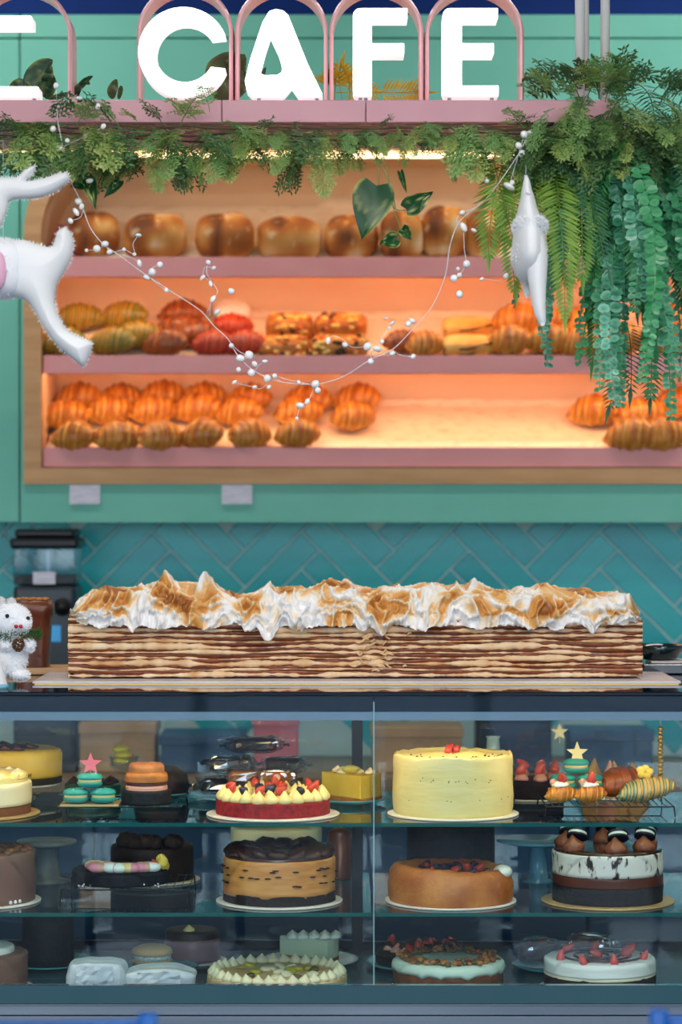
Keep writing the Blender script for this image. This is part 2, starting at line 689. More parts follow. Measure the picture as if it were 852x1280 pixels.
# price cards under the frame
for px, lab in ((106, 'small white price card under the cabinet frame below the green striped croissants'),
                (296, 'small white price card under the cabinet frame below the heap of croissants')):
    a = P(px, 618, YM - 0.006)
    o = MB().box((0, 0, 0), (38 * PX, 0.004, 24 * PX)).build('price_card', mat('card', C(232, 230, 240), 0.5, col2=C(206, 204, 222), nscale=60, stretch=(.4, 1, 3)), None, loc=a)
    tag(o, lab, 'card')

# ---- back counter under the tiles
bc = thing('back_counter', 'back work counter standing against the teal tiles', 'counter', (0, 7.05, 0))
MB().span((-2.6, -0.32, 0.86), (2.6, 0.305, 0.90)).build('worktop', mat('worktop', C(150, 120, 92), 0.4, col2=C(132, 104, 78), nscale=6, stretch=(1, 6, 6)), bc, bevel=0.003)
MB().span((-2.6, -0.26, 0.0), (2.6, 0.30, 0.10)).build('plinth', 'blackmetal', bc)
mat('doorblue', C(34, 74, 108), 0.4)
for i in range(8):
    x = -2.6 + i * 0.65
    d = MB().span((x + 0.003, -0.30, 0.10), (x + 0.647, 0.30, 0.86)).build('cabinet_unit', 'doorblue', bc, bevel=0.004)
    MB().span((x + 0.25, -0.325, 0.78), (x + 0.40, -0.30, 0.795)).build('handle', 'steel', d)

# ------------------------------------------------------------ sign shelf, arches, letters
YS = 5.20
zs1, zs0 = P(0, 125, YS).z, P(0, 153, YS).z
YSB = 5.63
sx0, sx1 = -1.15, P(772, 0, YS).x
sg = thing('sign_shelf', 'pink hanging shelf with slotted underside carrying the white letters', 'shelf', (0, 5.4, zs0))


def spart(mb, name, m, **k):
    mb.v = [(a, b - 5.4, c - zs0) for a, b, c in mb.v]
    return mb.build(name, m, sg, **k)


seams = [sx0, P(277, 0, YS).x, P(457, 0, YS).x, sx1]
for a, b in zip(seams, seams[1:]):
    spart(MB().span((a + .0008, YS, zs0), (b - .0008, YS + 0.02, zs1)), 'front_board', 'pink', bevel=0.0015)
spart(MB().span((sx0, YSB - 0.02, zs0), (sx1, YSB, zs1)), 'rear_board', 'pink', bevel=0.0015)
spart(MB().span((sx1 - 0.02, YS + 0.021, zs0), (sx1, YSB - 0.021, zs1)), 'end_board', 'pink')
spart(MB().span((sx0, YS + 0.021, zs1 - 0.012), (sx1 - .021, YS + 0.225, zs1 - 0.001)), 'letter_rail', 'pink')
# slotted bottom sheet: long slots in staggered rows
sl = MB()
ny = 13
py0, py1 = YS + 0.022, YSB - 0.022
pitch = (py1 - py0) / ny
for k in range(ny + 1):
    y = py0 + k * pitch
    sl.span((sx0, max(py0, y - pitch * .27), zs0 + 0.001), (sx1 - .021, min(py1, y + pitch * .27), zs0 + 0.003))
    if k < ny:
        x = sx0 + (0.035 if k % 2 else 0)
        while x < sx1 - 0.04:
            sl.span((x, y + pitch * .27, zs0 + 0.001), (x + 0.022, y + pitch * .73, zs0 + 0.003))
            x += 0.070
spart(sl, 'slotted_bottom', 'pink')
spart(MB().span((sx0, YSB - 0.030, zs0 - 0.004), (sx1, YSB - 0.022, zs0 - 0.001)), 'light_strip', 'ledsign')
for px, Y, r in ((724.5, 5.26, .0105), (731.5, 5.56, .0075), (756, 5.30, .0098)):
    p = P(px, 100, Y)
    spart(MB().tube([(p.x, Y, zs1 - .005), (p.x, Y, ZC)], r, 12), 'hanging_pole', 'white', smooth=True)

# arches: flat bands bent over each letter
for i, (xa, xb) in enumerate(((-40, 89.5), (170.5, 291), (293.5, 409.5), (411.5, 529), (531, 655))):
    r = (xb - xa) / 2
    xc = (xa + xb) / 2
    apex = -20
    pts = []
    th = 5.0
    for ro in (0, th):
        side = []
        rr = r - ro
        side.append((xc - rr, 125))
        for k in range(25):
            a = PI - PI * k / 24
            side.append((xc + rr * math.cos(a), apex + r - rr * math.sin(a)))
        side.append((xc + rr, 125))
        pts.append(side)
    YA = 5.309
    mb = MB()
    rows = []
    for (pa, pb) in zip(pts[0], pts[1]):
        def q(p, dy):
            v = P(p[0], p[1], YA)
            return (v.x, YA + dy, max(v.z, zs1))
        rows.append([q(pa, 0.008), q(pa, 0.10), q(pb, 0.10), q(pb, 0.004), q(((pa[0] + pb[0]) / 2, (pa[1] + pb[1]) / 2), -0.002)])
    mb.grid(rows, wrap=True)
    a = rows[0][0]
    nm = ('around the cut-off first letter', 'around the letter C', 'around the letter A', 'around the letter F', 'around the last letter E')[i]
    o = mb.build('arch', 'archpink', None, smooth=False)
    tag(o, 'pale pink bent arch ' + nm + ' on the sign shelf', 'arch', 'pink sign arches')

# letters
YL = 5.225


def letter(outl, ch, lab, depth=0.078):
    ol = []
    for o in outl:
        pp = [P(a, b, YL) for a, b in o]
        ol.append([(p.x, p.z) for p in pp])
    xm = sum(p[0] for p in ol[0]) / len(ol[0])
    t = thing('sign_letter', lab, 'letter', (xm, YL, zs1), group=None)
    ol = [[(a - xm, b - zs1) for a, b in o] for o in ol]
    vs, fs = fill_curve(ol, depth - .012)
    MB().add([v + Vector((0, 0.012, 0)) for v in vs], fs).build('letter_side', 'signside', t)
    vs, fs = fill_curve(ol, 0.012)
    MB().add(vs, fs).build('letter_face', 'signface', t, bevel=.002)
    zb = min(z for _, z in ol[0])
    xs_ = [x for x, z in ol[0] if z < zb + 0.006]
    for x in (min(xs_) + .012, max(xs_) - .012):
        MB().tube([(x, 0.035, -0.001), (x, 0.035, zb + .004)], 0.004, 8).build('peg', 'steel', t)
    return t


def U(pts, ox, s):
    return [(ox + u / s, v / s) for u, v in pts]


co, ci = [], []
for k in range(41):
    a = math.radians(22 + (338 - 22) * k / 40)
    co.append((229 + 56.5 * math.cos(a), 64.5 - 56.0 * math.sin(a)))
for k in range(41):
    a = math.radians(330 - (330 - 30) * k / 40)
    ci.append((231 + 37.5 * math.cos(a), 64.5 - 38.0 * math.sin(a)))
letter([co + ci], 'C', 'glowing white letter C of the CAFE sign')
A_out = U([(578, 44), (605, 36), (635, 42), (655, 60), (675, 110), (735, 260), (796, 385), (790, 392), (700, 392), (668, 345), (640, 380), (622, 392), (510, 392), (484, 365), (478, 330), (500, 240), (530, 150), (550, 90)], 160, 3.277)
A_in = U([(580, 135), (556, 210), (538, 280), (540, 300), (560, 308), (610, 306), (628, 296), (632, 270), (615, 210)], 160, 3.277)
letter([A_out, A_in], 'A', 'glowing white letter A of the CAFE sign')


def rc(x, y, r, q, n=4):
    """rounded corner points, q quadrant start angle"""
    return [(x + r * math.cos(math.radians(q + 90 * k / n)), y - r * math.sin(math.radians(q + 90 * k / n))) for k in range(n + 1)]


letter([[(509, 10), (509, 23), (464.5, 23), (464.5, 54), (505, 54), (505, 67), (464.5, 67), (464.5, 119)] + list(reversed([(441, 113), (443, 117), (447, 119)])) + list(reversed(rc(450, 19, 9, 90)))], 'F', 'glowing white letter F of the CAFE sign')
letter([[(622, 10), (622, 23), (577, 23), (577, 54), (617, 54), (617, 67), (577, 67), (577, 107), (623, 107), (623, 119)] + list(reversed([(553, 112), (555, 117), (560, 119)])) + list(reversed(rc(562, 19, 9, 90)))], 'E', 'glowing white last letter E of the CAFE sign')
letter([[(39, 19.5), (39, 32), (-36, 32), (-36, 62), (-8, 62), (-8, 73), (-36, 73), (-36, 108), (47.5, 108), (47.5, 120), (-64, 120), (-64, 19.5)]], 'E', 'glowing white bar-ended letter before the CAFE letters')

# ------------------------------------------------------------ foliage
leafmat('cedarleaf', C(124, 158, 72), C(234, 238, 152), C(118, 180, 112))
leafmat('sprigleaf', C(58, 104, 70), C(150, 186, 110), C(84, 120, 70))
leafmat('fernleaf', C(84, 136, 42), C(172, 206, 88), C(120, 170, 62))
leafmat('darkfern', C(34, 86, 58), C(84, 150, 112), C(52, 122, 96))
leafmat('emerald', C(30, 110, 52), C(110, 186, 92), C(40, 130, 84))
leafmat('roundleaf', C(30, 122, 84), C(150, 226, 200), C(64, 164, 92), rough=0.28)
leafmat('yellowfern', C(190, 150, 20), C(236, 200, 50), C(190, 170, 40))
leafmat('bigleaf', C(22, 66, 52), C(120, 140, 50), None, rough=0.35)
leafmat('olive', C(74, 92, 60), C(120, 126, 70), None)
leafmat('vineleaf', C(28, 84, 44), C(206, 214, 120), None, rough=0.3)
mat('stem', C(74, 66, 38), 0.6)
mat('greenstem', C(120, 148, 80), 0.5)


def spine(L, a0, a1, n=24, ease=0.5, sway=0.0, seed=0):
    """points growing along +x and bending towards -z; angles above horizontal"""
    pts = [Vector((0, 0, 0))]
    for k in range(n):
        t = (k + 0.5) / n
        a = a0 + (a1 - a0) * (t ** ease)
        s = sway * math.sin(t * 3.2 + seed)
        pts.append(pts[-1] + Vector((math.cos(a), s, math.sin(a))) * (L / n))
    return pts


def sample(pts, t):
    f = t * (len(pts) - 1)
    i = min(int(f), len(pts) - 2)
    p = pts[i].lerp(pts[i + 1], f - i)
    d = (pts[i + 1] - pts[i]).normalized()
    return p, d


def leaflet(mb, p, d, n, L, W, tone, tip=1.0, kind='lance'):
    """flat leaf from p along d, surface normal n"""
    s = d.cross(n).normalized()
    if kind == 'lance':
        q = p + d * (L * .45)
        mb.add([p, q + s * W / 2 + n * W * .12, p + d * L, q - s * W / 2 + n * W * .12, q], [(0, 4, 1), (4, 2, 1), (0, 3, 4), (4, 3, 2)],
               [tone * .6, tone, min(1, tone * 1.2 + .1 * tip), tone, tone * .5])
    else:
        c = p + d * L * .5
        vs = [c]
        k = 8
        for i in range(k):
            a = 2 * PI * i / k
            vs.append(c + d * (math.cos(a) * L * .5) + s * (math.sin(a) * W * .5) + n * (0.12 * W * abs(math.sin(a))))
        mb.add(vs, [(0, 1 + i, 1 + (i + 1) % k) for i in range(k)], [tone * .5] + [min(1, tone + .25)] * k)


def frond(kind, L, a0, a1, ease, seed, mname):
    r = random.Random(seed)
    mb = MB()
    pts = spine(L, a0, a1, 24, ease, r.uniform(-.25, .25), seed)
    Y = Vector((0, 1, 0))
    if kind == 'cedar':
        n = int(L / 0.0100)
        for i in range(2, n):
            t = i / n
            p, d = sample(pts, t)
            nn = d.cross(Y).normalized()
            for sd in (-1, 1):
                ll = 0.036 * (math.sin(PI * min(1, t * .8 + .22))) * r.uniform(.7, 1.1) + 0.006
                bd = (d * r.uniform(.7, 1.0) + Y * sd * r.uniform(.6, 1.0) + nn * r.uniform(-.45, .45)).normalized()
                m = max(3, int(ll / 0.0065))
                for k in range(m):
                    tt = (k + .6) / m
                    q = p + bd * ll * tt + Vector((0, 0, -0.25 * ll * tt * tt))
                    for s2 in (-1, 1):
                        sdv = bd.cross(nn) * s2
                        ld = (bd * .75 + sdv * .7 + nn * r.uniform(-.3, .3)).normalized()
                        leaflet(mb, q, ld, nn, 0.0145 * (1 - .35 * tt), 0.0040, .08 + .8 * tt * t + r.uniform(0, .2))
                mb.tube([p, p + bd * ll * .9 + Vector((0, 0, -0.2 * ll))], 0.0005, 3, .1, False)
        mb.tube(pts[::3], 0.0011, 4, .05, False)
    elif kind == 'sprig':
        n = int(L / 0.011)
        for i in range(2, n + 1):
            t = i / n
            p, d = sample(pts, min(t, .999))
            nn = d.cross(Y).normalized()
            for sd in (-1, 1):
                ll = 0.034 * (1 - .65 * t) + 0.004
                bd = (d * .8 + Y * sd * .9 + nn * r.uniform(-.5, .5)).normalized()
                m = max(1, int(ll / 0.008))
                for k in range(m):
                    q = p + bd * ll * (k + .7) / m
                    for s2 in (-1, 1):
                        ld = (bd * .7 + bd.cross(nn) * s2 * .8 + nn * r.uniform(-.4, .4)).normalized()
                        leaflet(mb, q, ld, nn, 0.0135, 0.0062, r.uniform(.05, .6))
                mb.tube([p, p + bd * ll], 0.0006, 3, .0, False)
        mb.tube(pts[::3], 0.0012, 4, .0, False)
    elif kind in ('fern', 'ladder'):
        sp = 0.0085 if kind == 'fern' else 0.0105
        n = int(L / sp)
        mx = 0.046 if kind == 'fern' else 0.040
        for i in range(3, n):
            t = i / n
            p, d = sample(pts, t)
            nn = d.cross(Y).normalized()
            ll = mx * (math.sin(PI * (0.16 + 0.80 * t)) ** .8) + 0.004
            for sd in (-1, 1):
                ld = (Y * sd + d * (.35 + .5 * t) + nn * r.uniform(-.25, .1)).normalized()
                leaflet(mb, p, ld, nn, ll * r.uniform(.88, 1.08), 0.0075 if kind == 'fern' else 0.0042, r.uniform(.2, .75))
        p, d = sample(pts, .995)
        leaflet(mb, p - d * .02, d, d.cross(Y).normalized(), 0.055, 0.010, .6)
        mb.tube(pts[::2], 0.0012, 4, .1, False)
    elif kind == 'round':
        n = int(L / 0.0125)
        for i in range(2, n + 1):
            t = i / n
            p, d = sample(pts, min(t, .999))
            nn = d.cross(Y).normalized()
            w = 0.0235 * (1 - .45 * max(0, t - .55) / .45) * r.uniform(.85, 1.1)
            for sd in (-1, 1):
                ld = (Y * sd + d * r.uniform(-.1, .7) + nn * r.uniform(-.7, .6)).normalized()
                leaflet(mb, p, ld, (nn + Y * sd * r.uniform(-.7, .7) + d * r.uniform(-.4, .4)).normalized(), w, w * .8, r.uniform(0, .8), kind='round')
        mb.tube(pts[::2], 0.0013, 4, .4, False)
    return mb.mesh(kind + '_spray', mname)


def fset(kind, L, mname, n, a0=(0.1, 0.7), a1=(-1.5, -1.0), ease=0.6):
    return [frond(kind, L * R.uniform(.8, 1.15), R.uniform(*a0), R.uniform(*a1), ease, R.randint(0, 9999), mname) for _ in range(n)]


cedar = fset('cedar', .125, 'cedarleaf', 7, (-.7, .5), (-1.5, -1.2))
sprig = fset('sprig', .12, 'sprigleaf', 5, (-.5, .7), (-1.5, -.9))
sprigup = fset('sprig', .085, 'sprigleaf', 3, (1.0, 1.3), (.2, .8))
cedarup = fset('cedar', .08, 'cedarleaf', 3, (0.9, 1.2), (.1, .6))

# ---- long garland along the sign shelf
gl = thing('leafy_garland', 'long mixed green artificial fern garland draped under the pink sign shelf', 'garland', P(340, 170, 5.21))
gb = gl.location.copy()
for q in range(3):
    pts = []
    for i in range(26):
        px = -30 + 730 * i / 25
        pts.append(P(px, 160 + 8 * q + 7 * nz(i * .5, q * 3.3, 0), 5.175 + 0.02 * q + .008 * nz(i * .4, q, 5)) - gb)
    MB().tube(catmull(pts, 3), 0.0018, 5).build('garland_stem', 'stem', gl, smooth=True)
low = [(0, 236), (60, 238), (110, 222), (180, 246), (215, 238), (245, 232), (262, 205), (300, 232), (345, 205), (388, 238), (420, 206), (450, 200), (505, 196), (560, 196), (585, 230), (620, 212), (660, 220), (700, 220)]
n = 0
for i in range(170):
    px = -20 + 725 * (i + R.random()) / 170
    lo = lerp_list(low, px)
    by = R.uniform(163, max(172, lo - 42)) if i % 4 else R.uniform(154, 166)
    Y = R.uniform(5.16, 5.24)
    k = R.random()
    me = R.choice(cedar if k < .68 else sprig)
    room = (lo - by) / F * Y
    s = max(.42, min(1.15, room / .095)) * R.uniform(.8, 1.1)
    inst(me, 'leaf_spray', gl, P(px, by, Y) - gb, (R.uniform(-.25, .25), R.uniform(-.2, .3), -PI / 2 + R.uniform(-1.25, 1.25)), s)
for px, by, s, me in ((70, 160, 1.0, sprigup[0]), (95, 158, .9, cedarup[0]), (118, 150, .8, cedarup[1]), (140, 156, 1.1, sprigup[1]), (150, 160, .9, cedarup[2]), (205, 160, .8, sprigup[2]),
                      (225, 158, 1.0, cedarup[0]), (245, 150, .9, cedarup[1]), (262, 140, .8, cedarup[2]), (40, 172, .8, cedarup[1]), (20, 175, .8, sprigup[0]), (175, 158, .7, cedarup[0]),
                      (330, 168, .6, sprigup[1]), (470, 164, .5, sprigup[2]), (655, 160, .8, cedarup[1]), (640, 165, .7, sprigup[1])):
    inst(me, 'leaf_spray', gl, P(px, by, 5.165) - gb, (R.uniform(-.2, .2), 0, -PI / 2 + R.uniform(-1.4, 1.4)), s)

# ---- hanging plants at the right end of the shelf
def hang(kind, L, mname, a0, a1, ease=.35):
    return frond(kind, L, a0, a1, ease, R.randint(0, 99999), mname)


pf = thing('boston_fern', 'yellow green boston fern hanging between the white plush and the round-leaf vines', 'plant', P(690, 180, 5.28))
b = pf.location.copy()
for px, py, tip, az in ((612, 190, 330, .3), (632, 205, 345, -.3), (650, 195, 330, .2), (660, 185, 400, -.1), (678, 190, 392, .25), (690, 195, 432, 0.0), (700, 190, 415, -.3), (688, 180, 350, .5), (716, 190, 380, .1), (704, 180, 320, -.6), (668, 190, 300, .7)):
    L = (tip - py) / F * 5.25 * 1.08
    Y = R.uniform(5.22, 5.33)
    inst(hang('fern', L, 'fernleaf', .3, -1.55), 'frond', pf, P(px, py, Y) - b, (0, 0, -PI / 2 + az), 1)
pv = thing('round_leaf_vine', 'thick curtain of round blue green leaves hanging from the shelf end', 'plant', P(785, 170, 5.30))
b = pv.location.copy()
for px, py, tip, az in ((750, 170, 400, .2), (760, 165, 470, -.2), (772, 170, 500, .1), (783, 165, 552, 0), (790, 175, 520, .3), (800, 168, 540, -.1), (812, 172, 470, .2), (822, 180, 430, -.2), (770, 160, 380, .5), (795, 165, 440, -.5),
                        (808, 160, 400, .1), (760, 180, 350, -.4), (785, 185, 490, .25), (776, 175, 440, 0), (830, 190, 330, .1), (815, 175, 510, -.25), (745, 180, 330, .3), (752, 200, 300, 0), (800, 200, 360, .4), (765, 300, 530, 0), (790, 320, 555, .2), (805, 330, 520, -.2), (740, 190, 380, 0), (748, 210, 420, .3), (756, 230, 480, -.3), (818, 200, 460, 0), (828, 210, 400, .2), (838, 200, 360, -.2), (765, 200, 500, .4), (796, 220, 500, -.3), (808, 240, 480, .3), (778, 250, 545, .1), (822, 260, 440, 0), (770, 280, 540, -.2), (786, 200, 400, .6), (762, 190, 420, -.6)):
    L = (tip - py) / F * 5.27 * 1.05
    Y = R.uniform(5.18, 5.38)
    inst(hang('round', L, 'roundleaf', R.uniform(.2, .8), -1.57 + R.uniform(-.06, .12), .25), 'vine', pv, P(px, py, Y) - b, (R.uniform(-.04, .04), R.uniform(-.04, .04), -PI / 2 + az * 2 + R.uniform(-.5, .5)), 1)
for i in range(16):
    px, py = R.uniform(748, 822), R.uniform(165, 330)
    L = R.uniform(.16, .30)
    inst(hang('fern', L, 'emerald', .3, -1.55), 'frond', pv, P(px, py, R.uniform(5.15, 5.30)) - b, (0, 0, -PI / 2 + R.uniform(-1, 1)), (1, .75, 1))
pd = thing('dark_ladder_fern', 'dark feathery fern with thin widely spaced leaflets around the hanging poles', 'plant', P(750, 130, 5.36))
b = pd.location.copy()
for px, py, L, az, a0, a1 in ((718, 170, .36, 0, .3, -1.5), (728, 190, .38, .2, .3, -1.5), (738, 180, .30, -.3, .3, -1.5), (712, 185, .33, .6, .4, -1.5), (735, 260, .30, 0, .2, -1.5), (790, 120, .20, 1.2, .7, -1.3), (800, 125, .24, 1.0, .6, -1.4), (810, 130, .26, .6, .5, -1.5),
                               (820, 150, .38, .2, .4, -1.5), (830, 170, .40, .1, .3, -1.5), (842, 190, .42, .3, .3, -1.5), (780, 115, .2, .2, .9, -1.2), (800, 150, .30, .8, .4, -1.4), (835, 230, .34, .6, .3, -1.5), (780, 400, .20, 0, 0, -1.5), (800, 420, .18, .3, 0, -1.5), (770, 420, .20, -.2, 0, -1.5)):
    inst(hang('ladder', L, 'darkfern', a0, a1, .5), 'frond', pd, P(px, py, R.uniform(5.24, 5.42)) - b, (0, 0, -PI / 2 + az), 1)
pc = thing('mixed_fern_bunch', 'bushy mixed green sprays heaped over the right end of the shelf around the poles', 'plant', P(745, 140, 5.24))
b = pc.location.copy()
for i in range(150):
    a = R.uniform(0, 2 * PI)
    px = 765 + 84 * R.uniform(-1, 1)
    py = R.uniform(104, 192) + abs(px - 765) * .2
    Y = R.uniform(5.14, 5.44)
    k = R.random()
    up = py < 132
    me = R.choice((cedarup + sprigup + sprigup) if up else (cedar + sprig + sprig))
    inst(me, 'leaf_spray', pc, P(px, py, Y) - b, (R.uniform(-.3, .3), R.uniform(-.2, .2), -PI / 2 + (px - 755) / 60 + R.uniform(-.8, .8)), R.uniform(.75, 1.15))
for i in range(46):
    px, py = R.uniform(678, 850), R.uniform(112, 178)
    py += max(0, 705 - px) * .8 + max(0, px - 800) * .35
    inst(R.choice(cedar + sprig + cedar), 'leaf_spray', pc, P(px, py, R.uniform(5.13, 5.185)) - b, (R.uniform(-.3, .3), R.uniform(-.2, .2), -PI / 2 + R.uniform(-1.3, 1.3)), R.uniform(.6, 1.0))
for px, py in ((690, 118), (700, 112), (722, 110), (742, 108), (770, 112)):
    inst(R.choice(sprigup), 'leaf_spray', pc, P(px, py, 5.25) - b, (0, 0, R.uniform(-3, 3)), .9)

# ---- yellow and dark leaves standing behind the letters
py_ = thing('yellow_fern', 'mustard yellow fern lying behind the letters A and F on the sign shelf', 'plant', P(470, 124, 5.42))
b = py_.location.copy()
for px, L, az, a0, a1 in ((418, .055, -1.4, 1.5, .9), (428, .075, -1.6, 1.6, 1.0), (436, .06, -1.9, 1.6, .9), (420, .11, 0, .12, -.1), (465, .12, 0, .1, -.1), (495, .08, 0, .1, -.1), (408, .05, -1.2, 1.5, .8)):
    inst(frond('fern', L, a0, a1, .7, R.randint(0, 9999), 'yellowfern'), 'frond', py_, P(px, 126 if az else 117, 5.40) - b + Vector((0, 0, .002)), (0 if az else 1.35, 0, az), 1 if az else .8)


def blade(pts, W, name, mname, parent, fold=.25, tonef=None):
    """broad leaf along pts with a folded midrib"""
    pts = catmull(pts, 5)
    n = len(pts)
    rows, tones = [], []
    for i, p in enumerate(pts):
        t = i / (n - 1)
        w = W * (math.sin(PI * min(1, t ** .75)) ** .8) * .5 + .0006
        d = (pts[min(i + 1, n - 1)] - pts[max(i - 1, 0)]).normalized()
        s = d.cross(Vector((0, -1, 0))).normalized()
        row = []
        for k in range(-3, 4):
            row.append(p + s * (w * k / 3) + Vector((0, -fold * w * abs(k) / 3 + .15 * w * math.sin(t * 9 + k), 0)))
            v = .85 if (k in (-3, 3) and nz(t * 6, k, W * 90) > -.1) else max(0, .9 * nz(t * 9 + k * 1.3, k * 2.1, W * 50))
            tones.append(v)
        rows.append(row)
    return MB().grid(rows, tones).build(name, mname, parent, smooth=True)


for lab, root, leaves in (('dark green striped leaf bundle standing beside the cut-off first letter', (52, 124), (([(50, 126), (44, 105), (52, 88), (66, 77)], .05), ([(46, 126), (30, 112), (22, 108), (12, 112)], .03), ([(58, 126), (62, 110), (60, 95), (64, 84)], .03))),
                          ('thin dark leaf bending beside the first pink arch on the sign shelf', (95, 124), (([(84, 126), (98, 112), (108, 102), (116, 97)], .014), ([(96, 126), (102, 108), (110, 106), (113, 110)], .008), ([(60, 126), (74, 122), (84, 120), (92, 122)], .01))),
                          ('small olive leaf pair left of the letter C on the sign shelf', (142, 124), (([(140, 126), (140, 116), (143, 108), (146, 101)], .02), ([(148, 126), (150, 118), (151, 112), (151, 109)], .010))),
                          ('large olive leaf standing between the letters C and A', (285, 124), (([(268, 126), (280, 108), (292, 90), (306, 70)], .07), ([(285, 126), (296, 112), (302, 100), (304, 90)], .04), ([(262, 105), (270, 88), (284, 76), (296, 70)], .04))),
                          ('small dark leaf sprig inside the letter A', (338, 124), (([(318, 126), (322, 110), (328, 95), (332, 86)], .012), ([(340, 126), (344, 112), (350, 100), (352, 92)], .014), ([(330, 126), (328, 115), (326, 102), (324, 92)], .012))),
                          ('thin dark blades right of the last arch on the sign shelf', (680, 124), (([(672, 126), (668, 121), (663, 118), (658, 117)], .006), ([(690, 126), (686, 118), (680, 116), (672, 117)], .006)))):
    col = 'olive' if 'olive' in lab else 'bigleaf'
    t = thing('broad_leaf_plant', lab, 'plant', P(root[0], 125, 5.38))
    b = t.location.copy()
    for pts, W in leaves:
        blade([P(x_, y_ - 2, 5.38 + R.uniform(-.02, .02)) - b for x_, y_ in pts], W, 'leaf', col, t)

# ---- variegated pothos leaves hanging from the garland
pt = thing('pothos_vine', 'variegated cream and green pothos vine with one big leaf hanging from the garland', 'plant', P(470, 190, 5.17))
b = pt.location.copy()


def heart(tipx, tipy, basex, basey, W, nm='leaf'):
    a, e = P(basex, basey, 5.16), P(tipx, tipy, 5.15)
    d = (e - a)
    L = d.length
    d = d.normalized()
    s = d.cross(Vector((0, -1, 0))).normalized()
    rows, tones = [], []
    for i in range(15):
        t = i / 14
        w = W / F * 5.15 * .5 * (math.sin(PI * (t * .92 + .08) ** .62)) * (1 if t < .98 else .05) + .0003
        row = []
        for k in range(-5, 6):
            f = k / 5
            row.append(a + d * (L * (t - .10 * abs(f) * (1 - t))) + s * w * f + Vector((0, -.006 * abs(f) + .003 * math.sin(t * 7 + f * 2), 0)) - b)
            v = max(0, min(1, 2.6 * nz((t + .7 * abs(f)) * 3.2, f * 8.0, W * .3) - .55 + (.75 if abs(f) > .9 else 0)))
            tones.append(.0 if abs(f) < .1 and t < .8 and nz(t * 20, 0, 0) < .1 else v)
        rows.append(row)
    return MB().grid(rows, tones).build(nm, 'vineleaf', pt, smooth=True)


heart(452, 300, 470, 232, 52)
heart(541, 240, 508, 262, 26)
heart(474, 305, 496, 298, 22)
heart(514, 300, 502, 286, 16)
heart(120, 262, 110, 222, 18)
heart(88, 234, 110, 226, 20)
heart(130, 248, 150, 226, 14)
heart(508, 242, 500, 215, 8)
for pts in ([(470, 170), (470, 200), (474, 226), (470, 236)], [(478, 190), (486, 225), (492, 262), (500, 285), (498, 298)], [(490, 258), (498, 263), (510, 262)], [(470, 195), (480, 215), (490, 240), (494, 262)]):
    MB().tube(catmull([P(x_, y_, 5.165) - b for x_, y_ in pts], 5), 0.0011, 5).build('vine_stem', 'greenstem', pt, smooth=True)

# ------------------------------------------------------------ pearl bead wire garland
mat('pearl', C(250, 250, 252), 0.15, coat=0.4)
mat('wire', C(226, 228, 236), 0.35, 0.2)
YW = 5.13
pg = thing('pearl_garland', 'white pearl bead wire garland swagged below the fern garland', 'garland', P(340, 470, YW))
b = pg.location.copy()
main = [(72, 152), (80, 190), (88, 225), (98, 246), (104, 262), (113, 285), (128, 304), (150, 320), (180, 342), (215, 365), (250, 388), (268, 408), (285, 424), (297, 444), (318, 464), (350, 477), (395, 480), (430, 470), (462, 450), (490, 437), (515, 412), (540, 382), (556, 345), (562, 308), (572, 280), (588, 264), (606, 250), (628, 222), (648, 192), (658, 172)]
MB().tube(catmull([P(x_, y_, YW) - b for x_, y_ in main], 5), 0.0009, 6).build('wire', 'wire', pg, smooth=True)
tw = MB()
for i, q in enumerate(catmull([P(x_, y_, YW) - b for x_, y_ in main], 12)):
    if i % 2:
        tw.ell(q + Vector((0, -.0004, 0)), .0013, 6, 4)
tag(tw.build('wire_twist', 'wire', pg, smooth=True), kind='stuff')
bead = MB().ell((0, 0, 0), 1, 12, 8).mesh('bead', 'pearl', True)
